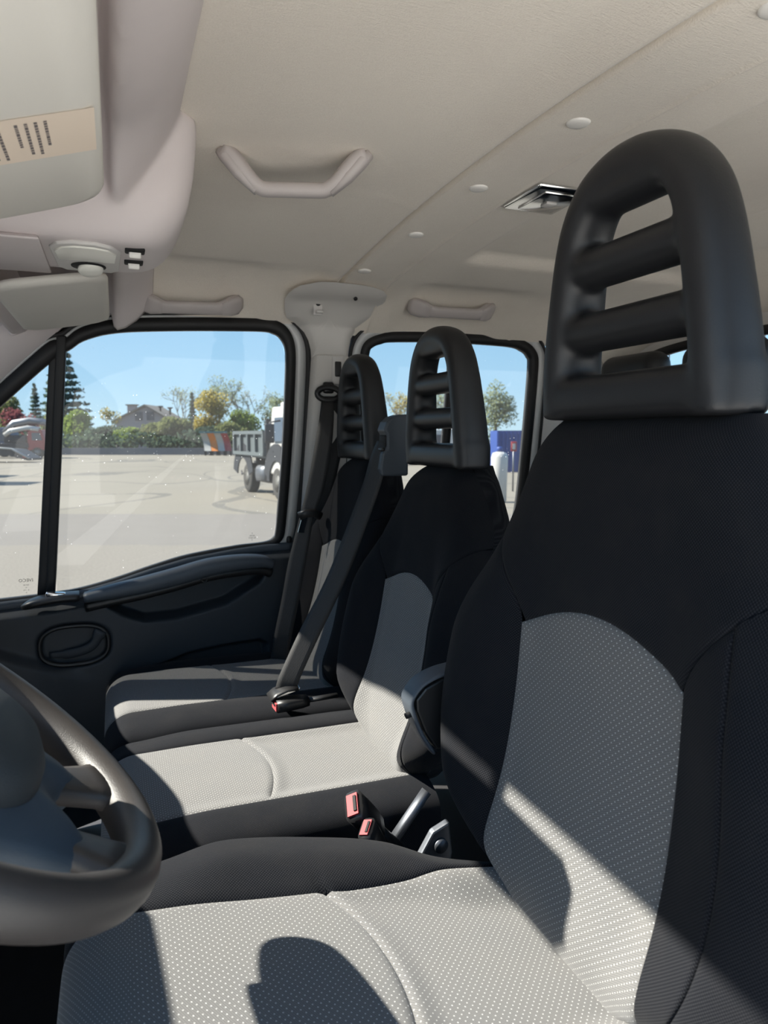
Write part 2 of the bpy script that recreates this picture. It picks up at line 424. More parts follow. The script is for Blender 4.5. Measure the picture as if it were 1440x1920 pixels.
tree('leafy_bush', 205, 78, 798, 80, 'round', 'dark', 'dark green bush left of the pale house', 3600, .3)
tree('leafy_bush', 250, 77, 800, 70, 'round', 'green', 'light green bush under the left eave of the house', 3200, .3)
tree('leafy_bush', 292, 77, 792, 84, 'round', 'olive', 'olive bush in front of the right half of the house', 4200, .3)
tree('leafy_bush', 333, 76, 783, 70, 'round', 'olive', 'olive brown bush right of the pale house', 3600, .3)
tree('bare_tree', 345, 86, 722, 62, 'bare', 'airy', 'thin nearly bare tree right of the house roof', 500, .2)
tree('cypress_tree', 364, 82, 738, 20, 'conifer', 'dark', 'narrow dark cypress tree behind the yellow tree', 1500, .3)
tree('round_tree', 396, 80, 730, 88, 'round', 'yellow', 'tall yellowing tree in the middle of the far tree row', 3800, .3)
tree('bare_tree', 413, 84, 712, 70, 'bare', 'airy', 'tall thin tree rising over the yellowing tree', 900, .22)
tree('leafy_bush', 385, 75, 800, 95, 'round', 'dark', 'dark bush behind the orange snow plough', 4200, .3)
tree('round_tree', 452, 82, 768, 92, 'round', 'green', 'light green tree above the tipper body', 3600, .3)
tree('bare_tree', 468, 88, 722, 70, 'bare', 'airy', 'bare branching tree above the tipper headboard', 250, .2)
tree('round_tree', 518, 84, 732, 66, 'round', 'airy', 'grey green loose tree above the lorry cab', 1300, .28)
tree('leafy_bush', 430, 74, 790, 100, 'round', 'olive', 'olive hedge bush behind the tipper body', 3400, .3)
tree('round_tree', 640, 80, 735, 100, 'round', 'olive', 'olive tree hidden mostly behind the farthest headrest', 2400, .3)
tree('bare_tree', 738, 84, 742, 90, 'bare', 'yellow', 'thin yellow tinted tree between the two rear bench headrests', 900, .22)
tree('bare_tree', 822, 84, 740, 70, 'bare', 'airy', 'faint bare tree seen through the slots of the middle headrest', 800, .22)
tree('round_tree', 928, 66, 712, 96, 'round', 'airy', 'pale yellow green tree right of the middle headrest', 2600, .24)
# low wall with hedge along the yard
wl = G(); a = ext(-60, 71.6); 
wl.box(ext(-18, 71.6, -1.9+.35), (84, .3, .7), Matrix.Rotation(-YAW, 3, 'Z'))
wl.mk('boundary_wall', plastic('grey wall', (.16, .16, .17), .9, 3, .1, .2), smooth=False, label='low dark wall running along the far edge of the yard', cat='wall')
hg = G()
for k in range(30): 
    c = ext(-46+k*2.1, 73.5, -1.9+1.1+random.random()*.5); foliage(hg, [(c.x, c.y, c.z, 1.6, 1.2, 1.1)], 130, .45)
hg.mk('hedge', leafs['dark'], smooth=False, label='dark hedge growing behind the low yard wall', cat='hedge', kind='stuff')

# house
def house():
    dep = 100; p = ext(at(272, dep), dep); t = empty('house', p, label='pale gabled house behind the trees', cat='house')
    L = lambda u, v, z: ext(at(272, dep)+u, dep+v, -1.9+z)
    w = 3.9; he = 4.1; ha = 6.15
    G().prism([L(-w, 0, 0), L(w, 0, 0), L(w, 0, he), L(.4, 0, ha-.1), L(-w, 0, he)], FH*7).mk('wall', 'house_wall', t, smooth=False)
    for s_, e in ((-1, L(-w-.5, -.5, he-.25)), (1, L(w+.5, -.5, he-.2))):
        ap = L(.4, -.5, ha+.05); n_ = Vector((0, 0, .22))
        G().prism([e, ap, ap+n_, e+n_], FH*8).mk('roof_slope', 'roof', t, smooth=False)
    for u in (-.55, 1.1):
        f = G().box(L(u, -.04, 4.75), (1.05, .16, 1.2), Matrix.Rotation(-YAW, 3, 'Z')).mk('window', 'wind_glass', t, smooth=False)
    c = G().box(L(-2.0, 1.5, 5.6), (1.2, .8, 1.5), Matrix.Rotation(-YAW, 3, 'Z')).mk('chimney', 'house_wall', t, smooth=False)
    G().box(L(-2.0, 1.5, 6.4), (1.6, 1.1, .16), Matrix.Rotation(-YAW, 3, 'Z')).mk('chimney_cap', 'roof', c, smooth=False)
    for u, h in ((1.9, 6.3), (3.3, 6.1)):
        G().lathe(L(u, 2, 5), (0, 0, 1), [(.15, 0), (.15, h-5.3), (.42, h-5.1), (.42, h-5)]).mk('vent_pipe', 'truck_dark', t)
house()

# vehicle helpers ---------------------------------------------------
def wheel_thing(parent, c, axis, r, w):
    a = Vector(axis).normalized()
    wh = G().lathe(c, a, [(r*.55, -w/2), (r*.9, -w/2), (r, -w/2+.04), (r, w/2-.04), (r*.9, w/2), (r*.55, w/2)]).mk('wheel', 'tyre', parent)
    G().lathe(c, a, [(.001, w*.15), (r*.22, w*.18), (r*.25, w*.4), (r*.35, w*.2), (r*.5, w*.3), (r*.56, w*.5)]).mk('rim', 'rim', wh)
    return wh
def frame(lat, dep, hd):
    """local frame for a vehicle: +u forward along hd (in lateral/depth), +v to its right"""
    h = (RT*hd[0]+FH*hd[1]).normalized(); r = Vector((h.y, -h.x, 0))
    o = ext(lat, dep)
    rot = Matrix((h, r, Vector((0, 0, 1)))).transposed()
    return (lambda u, v, z: o+h*u+r*v+Vector((0, 0, z))), rot, h, r
def tipper():
    L, rot, h, r = frame(-4.08, 22.3, (1.42, -2.7))        # origin: middle of the wheelbase on the side we see
    t = empty('tipper_lorry', L(0, .9, 0), label='white cab tipper lorry with grey ribbed tipper body', cat='lorry')
    # the visible side is v = 0
    sgn = 1 if (r.dot(FH) > 0) else -1
    V = lambda v: v*sgn
    bed = G().box(L(-.75, V(1.1), 1.28), (3.3, 2.2, .12), rot).mk('tipper_body', 'truck_grey', t, smooth=False)
    for v in (0.03, 2.17): G().box(L(-.75, V(v), 1.68), (3.3, .07, .74), rot).mk('side_wall', 'truck_grey', bed, smooth=False)
    G().box(L(-2.4, V(1.1), 1.68), (.07, 2.2, .74), rot).mk('tailgate', 'truck_grey', bed, smooth=False)
    for k in range(5): G().box(L(-2.36+k*.81, V(-.05), 1.68), (.12, .1, .74), rot).mk('rib', 'truck_grey', bed, smooth=False)
    for z in (1.34, 2.02): G().box(L(-.75, V(-.05), z), (3.34, .11, .11), rot).mk('rail', 'truck_grey', bed, smooth=False)
    G().box(L(.98, V(1.1), 1.85), (.1, 2.2, 1.15), rot).mk('headboard', 'truck_dark', t, smooth=False)
    ch = G()
    for v in (.75, 1.5): ch.box(L(.2, V(v), .92), (5.6, .1, .22), rot)
    ch.box(L(-.3, V(1.1), .55), (.3, 2., .2), rot).box(L(-1.3, V(1.1), 1.1), (.2, 1.4, .3), rot)
    ch.mk('chassis', 'truck_dark', t, smooth=False)
    G().sweep([L(-.35, V(.3), .7), L(.55, V(.3), .7)], ell(.26, .28, 16, 3)).mk('fuel_tank', 'steel', t)
    G().box(L(.85, V(.25), .8), (.25, .35, .6), rot).mk('battery_box', 'truck_dark', t, smooth=False, bev=.02)
    G().sweep([L(1.1, V(.35), .6), L(1.1, V(.35), 2.2)], ell(.09, .09, 12), up=(1, 0, 0)).mk('exhaust_pipe', 'steel', t)
    cab = G().prism([L(1.15, V(.02), .75), L(3.0, V(.02), .75), L(3.05, V(.02), 1.6), L(2.75, V(.1), 2.55), L(2.5, V(.14), 2.78), L(1.2, V(.12), 2.78), L(1.15, V(.05), 2.0)], r*sgn*2.1).mk('cab', 'truck_white', t, smooth=False, bev=.06)
    G().prism([L(1.55, V(-.0), 1.75), L(2.75, V(-.0), 1.75), L(2.55, V(.07), 2.45), L(1.6, V(.07), 2.45)], r*sgn*.03).mk('side_window', 'wind_glass', cab, smooth=False)
    G().box(L(1.62, V(-.005), 1.45), (.16, .05, .05), rot).mk('door_handle', 'truck_dark', cab, smooth=False)
    G().box(L(1.75, V(1.1), 2.84), (.9, 1.5, .18), rot).mk('roof_fairing', 'truck_white', cab, bev=.06)
    G().sweep([L(2.3, V(.0), 2.35), L(2.3, V(-.3), 2.3), L(2.3, V(-.32), 1.7)], ell(.03, .03, 8)).mk('mirror_arm', 'truck_dark', t)
    G().box(L(2.3, V(-.33), 1.98), (.1, .28, .55), rot).mk('mirror', 'truck_dark', t, bev=.03)
    for u in (-1.55, 1.9):
        f = G()
        pts = [L(u+.66*math.cos(a), V(0), .52+.66*math.sin(a)) for a in np.linspace(.15, math.pi-.15, 12)]
        f.sweep(pts, [(-.0, -.02), (.5*sgn, -.02), (.5*sgn, .02), (0, .02)], up=r).mk('mudguard', 'truck_dark', t, smooth=False)
    for u, vv in ((-1.5, .28), (1.9, .18), (1.9, 2.0)): wheel_thing(t, L(u, V(vv), .5), -r*sgn, .5, .32)
    wheel_thing(t, L(-1.5, V(1.95), .5), -r*sgn, .5, .5)
    G().sweep([L(-2.4, V(.3), .62), L(-2.75, V(.3), .55), L(-2.8, V(.3), .68)], ell(.03, .03, 8)).mk('tow_hook', 'truck_dark', t)
tipper()
def plough(px, mat_, label):
    dep = 69; t = empty('snow_plough', ext(at(px, dep), dep), label=label, cat='plough', group='snow ploughs parked along the yard edge')
    o = at(px, dep); V = []
    for i in range(11):                       # hollow curved blade leaning back
        f = i/10; z = -1.9+.45+1.75*f; q = o+.42*(1-f)-.25; dd = .35*math.sin(math.pi*f)
        for (l, d) in ((-.33, -.04), (.33, -.04), (.33, .04), (-.33, .04)): V.append(ext(q+l, dep+dd+d, z))
    F = [(i*4+k, i*4+(k+1) % 4, (i+1)*4+(k+1) % 4, (i+1)*4+k) for i in range(10) for k in range(4)]+[(0, 1, 2, 3), (40, 41, 42, 43)]
    mk('blade', V, F, mat_, t, smooth=False)
    G().box(ext(o+.05, dep+.7, -1.9+.8), (.5, .5, .5), Matrix.Rotation(-YAW, 3, 'Z')).mk('hitch_frame', 'truck_dark', t, smooth=False)
    for s_ in (-.2, .3): G().box(ext(o+s_, dep+.5, -1.9+.3), (.1, .5, .6), Matrix.Rotation(-YAW, 3, 'Z')).mk('leg', 'truck_dark', t, smooth=False)
    G().box(ext(o-.28, dep, -1.9+2.3), (.66, .5, .2), Matrix.Rotation(-YAW, 3, 'Z')).mk('top_flap', M['teal'], t, smooth=False)
M['teal'] = plastic('teal rubber', (.06, .15, .15), .6, 5, 0, .1)
plough(388, 'rim', 'white snow plough blade, leftmost of the parked ploughs')
plough(401, 'orange', 'orange snow plough blade beside the tipper body')
plough(414, 'rim', 'white snow plough blade between the orange and the red one')
plough(426, 'lorry_red', 'red snow plough blade just behind the tipper body')

def red_lorry():
    L, rot, h, r = frame(at(52, 60), 60, (1, .12)); s_ = -1
    t = empty('crane_lorry', L(0, 1, 0), label='red lorry with a folded pale loader crane behind the front glass', cat='lorry')
    cab = G().prism([L(.1, 0, .7), L(1.5, 0, .7), L(1.6, 0, 1.5), L(1.3, 0, 2.45), L(.2, 0, 2.5), L(.1, 0, 2.)], r*-2.1).mk('cab', 'lorry_red', t, smooth=False, bev=.08)
    G().prism([L(.5, .03, 1.55), L(1.35, .03, 1.55), L(1.15, .03, 2.2), L(.5, .03, 2.2)], r*-.04).mk('side_window', 'wind_glass', cab, smooth=False)
    G().box(L(-2.4, -1., 1.1), (5.2, 2.2, .35), rot).mk('flatbed', 'truck_dark', t, smooth=False)
    G().box(L(-2.4, -1., .75), (5.2, 1.0, .3), rot).mk('chassis', 'truck_dark', t, smooth=False)
    G().box(L(-.9, -.9, 1.65), (1.8, 1.8, .7), rot).mk('tool_box', 'truck_dark', t, bev=.03)
    G().sweep([L(-1.7, 0, 2.0), L(-1.2, 0, 2.35), L(.2, 0, 2.62), L(1.1, 0, 2.5)], ell(.18, .2, 8, 4)).mk('crane_boom', 'truck_white', t)
    G().sweep([L(-1.9, -.6, 2.2), L(-1.1, -.6, 3.0), L(.2, -.6, 3.25), L(1.5, -.6, 3.1), L(1.9, -.6, 2.6)], ell(.22, .3, 8, 4)).mk('crane_arm', 'steel', t)
    for u in (-4., -3., .9): wheel_thing(t, L(u, -.2, .5), r, .5, .4)
red_lorry()
def low_loader():
    L, rot, h, r = frame(at(-8, 50), 50, (1, .05))
    t = empty('low_loader', L(0, 0, 0), label='dark low loader trailer with sloping ramp in front of the red lorry', cat='trailer')
    G().prism([L(-4, 0, .55), L(1.0, 0, .5), L(2.35, 0, .15), L(2.35, 0, .3), L(1.2, 0, .95), L(-4, 0, 1.35)], r*-2.3).mk('deck', 'truck_dark', t, smooth=False)
    G().sweep([L(-4, .02, 1.4), L(1.2, .02, 1.0), L(2.4, .02, .34)], ell(.07, .07, 6)).mk('side_rail', 'rim', t)
    G().box(L(2.1, .03, .42), (.25, .05, .14), rot).mk('tail_light', 'lorry_red', t, smooth=False)
    for u in (-1.4, -.4): wheel_thing(t, L(u, -.2, .4), r, .4, .35)
low_loader()
def box_van(px, dep, H, Wd, mat_, label, cat='lorry', hd=(1, .15)):
    L, rot, h, r = frame(at(px, dep), dep, hd); t = empty('parked_lorry', L(0, 0, 0), label=label, cat=cat)
    cb = G().prism([L(-Wd/2, 0, .5), L(Wd/2, 0, .5), L(Wd/2+.05, 0, H*.55), L(Wd/2-.3, 0, H-.1), L(Wd/2-.6, 0, H), L(-Wd/2, 0, H)], r*-2.1).mk('cab', mat_, t, smooth=False, bev=.08)
    G().prism([L(-Wd*.15, .03, H*.55), L(Wd/2-.12, .03, H*.55), L(Wd/2-.4, .03, H*.85), L(-Wd*.15, .03, H*.85)], r*-.05).mk('side_window', 'wind_glass', cb, smooth=False)
    G().box(L(-Wd/2-1.5, -1., .8), (3, 1.0, .3), rot).mk('chassis', 'truck_dark', t, smooth=False)
    for u in (-Wd/2-1.8, Wd*.12): wheel_thing(t, L(u, -.15, .48), r, .48, .32)
    return t
box_van(4, 64, 2.7, 2.2, plastic('blue grey paint', (.05, .07, .12), .5, 5, 0, .1), 'blue grey lorry cab at the far left edge of the view')
box_van(-140, 27, 3.0, 2.2, 'truck_white', 'unseen white lorry added just outside the left edge, shading the yard')  # this and the next two: guessed, out of view, added for their shadows
box_van(-155, 32, 3.1, 2.2, 'truck_white', 'unseen white lorry added outside the left edge for its shadow, farther off')
box_van(-150, 37, 2.6, 2.0, 'truck_dark', 'unseen dark lorry added outside the left edge for its shadow, farthest of three')
box_van(818, 46, 2.35, 1.6, 'truck_white', 'white lorry cab seen through the lowest slot of the middle headrest')
box_van(850, 44, 2.4, 1.4, 'truck_white', 'white lorry cab right of the sliding window bar', hd=(-1, .1))
box_van(742, 50, 2.3, 1.8, 'truck_white', 'white lorry low behind the belt guide')
def container():
    dep = 38; t = empty('shipping_container', ext(at(955, dep), dep), label='blue shipping container behind the rear side window', cat='container')
    o = at(950, dep); R3 = Matrix.Rotation(-YAW, 3, 'Z')
    G().box(ext(o, dep, -.80), (1.5, 2.4, 2.2), R3).mk('body', 'container_blue', t, smooth=False)
    for k in range(7): G().box(ext(o-.66+k*.22, dep-1.22, -.80), (.09, .06, 2.1), R3).mk('rib', 'container_blue', t, smooth=False)
    t2 = empty('road_sign', ext(at(962, 24), 24), label='red and white road sign in front of the blue container', cat='sign')
    o = at(962, 24)
    p = G().sweep([ext(o, 24, -1.9), ext(o, 24, -.2)], ell(.03, .03, 8), up=(1, 0, 0)).mk('post', 'steel', t2)
    G().box(ext(o, 23.96, -.35), (.2, .03, .34), R3).mk('plate', 'lorry_red', t2, bev=.03)
    G().box(ext(o, 23.93, -.35), (.09, .03, .2), R3).mk('symbol', 'truck_white', t2, smooth=False)
    t3 = empty('water_tank', ext(at(936, 20), 20), label='white plastic water tank left of the red sign', cat='tank')
    o = at(936, 20)
    G().lathe(ext(o, 20), (0, 0, 1), [(.16, 0), (.22, .05), (.24, 1.3), (.2, 1.42), (.08, 1.46)], 24).mk('body', 'truck_white', t3)
    G().lathe(ext(o, 20, -.44), (0, 0, 1), [(.08, 0), (.085, .12), (.06, .14), (.001, .14)], 16).mk('lid', 'container_blue', t3)
container()

# ================================================================== CAB SHELL
def yside(z):
    if z > .29: return 1.6+.22*math.sqrt(max(0, .39-z)/.1)
    if z > -.35: return 1.824+(.29-z)*.15
    return 1.92
def zceil(x, y):
    t = abs(y-1.0)
    z = .42-.03*(t/.6)**2 if t < .6 else .39-.1*((t-.6)/.22)**2
    return z
def headliner_front(u, v):
    x = -.30+.829*u; y = .18+1.645*v; z = zceil(x, y)
    # pressed pocket behind the grab handle and a faint welt
    if y > 1.55:
        pk = sm(-.02, .06, x)*(1-sm(.30, .38, x))*sm(1.6, 1.68, y)*(1-sm(1.80, 1.83, y)); z += .014*pk
    z -= .0016*math.exp(-((y-1.19)/.004)**2)
    z -= .010*sm(.46, .522, x); z += .016*sm(.523, .529, x)
    z += .006*math.sin((x+.1)*5)*math.exp(-((y-.6)/.35)**2)
    return (x, y, z)
ceil = empty('ceiling', (.6, 1.0, .40), kind='structure')
grid('front_headliner', headliner_front, 130, 150, 'headliner', ceil)
def cross_panel(u, v):
    x = .530+.125*u; y = .18+1.645*v; z = zceil(x, y)-.012
    e = min(u*.15, .15*(1-u)); z += .016*(1-sm(0, .006, u*.125))+.004*(1-sm(0, .03, u*.125)) if u < .3 else 0
    z -= .0030*math.exp(-((x-.647)/.0035)**2)
    return (x, y, z-.002)
grid('cross_panel', cross_panel, 60, 110, 'headliner', ceil)
def headliner_rear(u, v):
    x = .652+.858*u; y = .18+1.645*v; z = zceil(x, y)-.0135
    z += .020*sm(.735, .785, x)*(1-sm(1.38, 1.42, x))*(1-sm(1.42, 1.455, y))*sm(.54, .58, y)
    pk = sm(.70, .76, x)*(1-sm(1.0, 1.06, x))*sm(1.6, 1.68, y)*(1-sm(1.80, 1.83, y)); z += .014*pk
    z -= .10*sm(1.36, 1.5, x)**2
    z -= .0018*math.exp(-((x-1.12-.05*math.sin(y*2))/.004)**2)
    return (x, y, z)
grid('rear_headliner', headliner_rear, 120, 130, 'headliner', ceil)
# roof skin above, closing the shell
grid('roof_skin', lambda u, v: (-.46+2.02*u, .10+1.8*v, .47-.14*abs(2*v-1)**4), 8, 30, 'paint_white', ceil, solid=.01)
# fastener caps along the cross panel
for (y, dx) in ((.50, 0), (.79, 0), (1.055, 0), (1.31, 0), (1.56, -.02)):
    x = .574+dx; z = zceil(x, y)-.0135
    b = G().lathe((x, y, z), (0, 0, -1), [(.0155, -.002), (.0155, .0015), (.013, .0035), (.006, .0042), (.0001, .0045)], 28).mk('fastener_cap', 'button', label=None)
    props(b, {.50: 'grey fastener cap on the ceiling at the top right corner', .79: 'grey fastener cap on the ceiling above the driver headrest', 1.055: 'grey fastener cap left of the chrome ceiling lamp', 1.31: 'small grey fastener cap between lamp and door pillar', 1.56: 'smallest grey fastener cap next to the pillar trim'}[y], 'cap', 'caps along the ceiling cross panel')
    ORG[b.name] = ORG[b.name]

def offset_poly(P, wf):
    n = len(P); out = []
    ar = sum(P[i][0]*P[(i+1) % n][1]-P[(i+1) % n][0]*P[i][1] for i in range(n))
    sg = 1 if ar > 0 else -1
    for i in range(n):
        a, b, c = P[i-1], P[i], P[(i+1) % n]
        t = Vector((c[0]-a[0], c[1]-a[1])).normalized(); nn = Vector((t.y, -t.x))*sg; w = wf(nn.x, nn.y, b)
        out.append((b[0]+nn.x*w, b[1]+nn.y*w))
    for _ in range(2): out = [((out[i-1][0]+2*out[i][0]+out[(i+1) % n][0])/4, (out[i-1][1]+2*out[i][1]+out[(i+1) % n][1])/4) for i in range(n)]
    return out
def ring3d(A, B, y0, y1):
    """closed frame between outlines A (inner) and B (outer); y0 = outboard offset, y1 = inboard offset"""
    n = len(A); V = []; F = []
    for (p, q) in zip(A, B):
        for (x, z), off in ((p, y0), (q, y0), (q, y1), (p, y1)): V.append((x, yside(min(z, .29))-off, z))
    for i in range(n):
        j = (i+1) % n
        for k in range(4): F.append((i*4+k, j*4+k, j*4+(k+1) % 4, i*4+(k+1) % 4))
    g = G(); g.add(V, F); return g
def dens(P, n=160): return [(p[0], p[1]) for p in spline([(a, b, 0) for a, b in P], n, True)]
I_ = [(.411, -.262), (.404, -.283), (.378, -.294), (.297, -.30), (.169, -.318), (.086, -.339), (-.008, -.367), (-.086, -.386), (-.154, -.395), (-.281, -.402), (-.45, -.407), (-.62, -.41), (-.625, -.395), (-.58, -.31), (-.45, -.13), (-.248, .068), (-.132, .176), (-.089, .206), (-.068, .222), (-.044, .233), (-.008, .244), (.052, .253), (.178, .262), (.300, .268), (.372, .270), (.396, .266), (.414, .256), (.427, .235), (.431, .20), (.430, .12), (.427, .0), (.421, -.12), (.416, -.2)]
IN = dens(I_, 33*6)
RUB = offset_poly(IN, lambda nx, nz, p: .014+.010*max(0, nx)+.016*max(0, nz)**2+(.012 if p[0] < -.1 and nz > .1 else 0))
FRM = offset_poly(RUB, lambda nx, nz, p: .007+.022*max(0, nx)**2)
SEAL = offset_poly(FRM, lambda nx, nz, p: .010+.006*max(0, nx)**2)
door = empty('door_1', (0, 1.92, -.9), kind='structure')
ring3d(IN, RUB, -.012, .012).mk('glass_seal', 'rubber', door)
fr_ = ring3d(RUB, FRM, -.03, .006).mk('window_frame', 'paint_white', door)
ring3d(FRM, SEAL, -.03, .010).mk('door_seal', 'rubber', door)
# glass
def fan(P, off):
    cx = sum(p[0] for p in P)/len(P); cz = sum(p[1] for p in P)/len(P)
    V = [(p[0], yside(min(p[1], .29))-off, p[1]) for p in P]+[(cx, yside(cz)-off, cz)]
    n = len(P); return V, [(i, (i+1) % n, n) for i in range(n)]
DG = [(.431, .20), (.426, .0), (.416, -.2), (.404, -.288), (.378, -.3), (.169, -.324), (-.008, -.373), (-.154, -.400), (-.15, -.3), (-.095, .21), (-.044, .24), (.052, .258), (.178, .267), (.38, .274), (.42, .25)]
gp = mk('door_glass', *fan(DG, -.003), 'glass', door, smooth=False)
QG = [(-.132, .180), (-.14, .172), (-.25, .072), (-.45, -.125), (-.62, -.39), (-.60, -.41), (-.28, -.41), (-.19, -.405), (-.15, -.1)]
qp = mk('quarter_glass', *fan(QG, -.003), 'glass', door, smooth=False)
# divider post between the two panes
pst = G()
def yz(z, off): return yside(min(z, .29))-off
for (xa0, xa1, xb0, xb1, off, dp) in ((-.118, -.098, -.180, -.160, .010, .03),):
    pass
def post(x_top0, x_top1, x_bot0, x_bot1, z1, z0, off, depth):
    g = G(); V = []; N = 10
    for i in range(N+1):
        f = i/N; z = z0+(z1-z0)*f; xa = x_bot0+(x_top0-x_bot0)*f; xb = x_bot1+(x_top1-x_bot1)*f
        V += [(xa, yz(z, off), z), (xb, yz(z, off), z), (xb, yz(z, off)+depth, z), (xa, yz(z, off)+depth, z)]
    F = [(i*4+k, i*4+(k+1) % 4, (i+1)*4+(k+1) % 4, (i+1)*4+k) for i in range(N) for k in range(4)]+[(0, 1, 2, 3), (N*4, N*4+1, N*4+2, N*4+3)]
    return g.add(V, F)
post(-.118, -.096, -.180, -.158, .235, -.41, .014, .03).mk('divider_post', 'rubber', door, bev=.004)
post(-.136, -.116, -.199, -.178, .195, -.41, .009, .025).mk('glass_channel', 'rubber', door, bev=.003)
# markings on the glass (read from outside, so mirrored seen from within)
def text_mesh(name, s, size, x, z, mat, parent, mirror=True, surf=None, rot=0):
    cu = bpy.data.curves.new('t', 'FONT'); cu.body = s; cu.size = size; cu.align_x = 'CENTER'; cu.extrude = .0001; cu.resolution_u = 2
    ob = bpy.data.objects.new('t', cu); C.objects.link(ob); dg = bpy.context.evaluated_depsgraph_get()
    me = bpy.data.meshes.new_from_object(ob.evaluated_get(dg)); V = [v.co.copy() for v in me.vertices]; F = [tuple(p.vertices) for p in me.polygons]
    bpy.data.objects.remove(ob)
    k = -1 if mirror else 1
    if surf is None: P = [(x+k*v.x, yside(z+v.y)+.000-.0012-v.z, z+v.y) for v in V]
    else: P = [surf(v.x, v.y, v.z) for v in V]
    return mk(name, P, F, mat, parent, smooth=False)
text_mesh('maker_mark', 'IVECO', .0115, -.222, -.363, 'glass_ink', qp)
for k, (w, s) in enumerate(((.0042, '|||||| |||||'), (.0038, '- |||| -'), (.0038, '||| - || ||||'), (.0038, '|||'))):
    text_mesh('glass_mark', s, w, -.222, -.372-.0065*k, 'glass_ink', qp)
for k, (w, s) in enumerate(((.0046, '||'), (.0046, '|||||| |||||'), (.0060, '|||| ||||| ||'), (.004, '|||'))):
    text_mesh('glass_mark', s, w, .345, -.268-.0066*k, 'glass_ink', gp)

# door inner panel: relief surface
SC_LOW = [(-.075, -.395), (-.049, -.425), (.001, -.463), (.054, -.485), (.136, -.484), (.265, -.457), (.355, -.405), (.383, -.362)]
SILL = [(-.75, -.425), (-.45, -.418), (-.281, -.414), (-.154, -.407), (-.086, -.398), (-.008, -.380), (.086, -.352), (.169, -.331), (.297, -.313), (.378, -.306), (.465, -.305)]
def in_scoop(x, z):
    lo = lerp_tab(SC_LOW, x); hi = lerp_tab([(-.075, -.40), (.0, -.395), (.1, -.372), (.2, -.343), (.3, -.326), (.383, -.345)], x)
    if x < -.075 or x > .385: return 0
    return sm(0, .018, z-lo)*sm(0, .012, hi-z)*sm(-.075, -.03, x)*(1-sm(.372, .387, x))
def panel(u, v):
    x = -.75+1.215*u; zt = lerp_tab(SILL, x); z = zt-.60*v**1.0
    d = .010+.042*sm(0, .034, zt-z)             # leans into the cab below the sill
    d -= .055*in_scoop(x, z)
    # handle recess
    rx, rz = (x+.115)/.088, (z+.525)/.058; r = (abs(rx)**2.6+abs(rz)**2.6)**(1/2.6); d -= .022*(1-sm(.8, 1.05, r))
    # lower pocket swell
    zz = lerp_tab([(-.05, -.66), (.06, -.605), (.16, -.572), (.263, -.56), (.352, -.556), (.38, -.57)], x)
    d -= .02*sm(0, .012, zz-z)*sm(.02, .1, x)*(1-sm(.36, .38, x))*(1-sm(.05, .08, zz-z))
    d += .05*sm(.0, .05, (zz-.075)-z)*sm(-.05, .05, x)*(1-sm(.38, .42, x))
    # diagonal step toward the hinge side
    d += .03*(1-sm(0, .03, (z+.54)-(-.45*(x+.28)*1.0)))*(1-sm(-.25, -.05, x))
    if v == 0: d = -.03
    return (x, yside(min(z, .29))-d, z)
def vmap(f): return lambda u, v: f(u, v)
grid('door_panel', panel, 300, 170, 'door_plastic', door)
# window ledge along the sill (lighter colour standing in for light on it)
lg = G(); P = []
for x in np.linspace(-.70, .458, 70): z = lerp_tab(SILL, x); P.append((x, yside(z)-.012, z-.004))
lg.sweep(P, ell(.012, .012, 10, 3), up=(0, 1, 0)).mk('sill_strip', 'door_light', door)
# arm rail over the scoop
rail = spline([(-.085, 0, -.402), (-.03, 0, -.392), (.05, 0, -.379), (.14, 0, -.361), (.22, 0, -.343), (.30, 0, -.336), (.36, 0, -.338), (.385, 0, -.348)], 44)
rp = [(x, yside(z)-.058-.012*math.sin(math.pi*min(1, max(0, (x+.085)/.47))), z) for x, _, z in rail]
sc_ = [(1, .55)]*3+[(1, 1)]*(len(rp)-6)+[(1, .6)]*3
ar = G().sweep(rp, ell(.026, .018, 16, 2.8), up=(0, 0, 1), scale=[(1, .7+.6*math.sin(math.pi*i/(len(rp)-1))) for i in range(len(rp))]).mk('armrest_rail', 'door_light', door)
rp2 = [(x, y+.012, z-.026) for x, y, z in rp]
G().sweep(rp2, ell(.020, .014, 14, 2.5), up=(0, 0, 1)).mk('grab_rail', 'black_plastic', ar)
G().lathe((.205, rp2[24][1]-.018, -.374), (0, -1, 0), [(.009, 0), (.009, .004), (.006, .004), (.0055, -.002), (.0001, -.002)], 20).mk('screw_cover', 'black_plastic', ar)
# window switch pod
sw = G().sweep(spline([(-.225, 1.862, -.414), (-.19, 1.858, -.402), (-.14, 1.856, -.396), (-.098, 1.858, -.396)], 14), ell(.030, .011, 20, 3), up=(0, 0, 1), scale=[.55, .8, .95]+[1]*30).mk('switch_pod', 'black_plastic', door)
G().box((-.150, 1.850, -.386), (.045, .022, .012), Matrix.Rotation(.12, 3, 'Y')).mk('window_switch', 'chrome', sw, bev=.004)
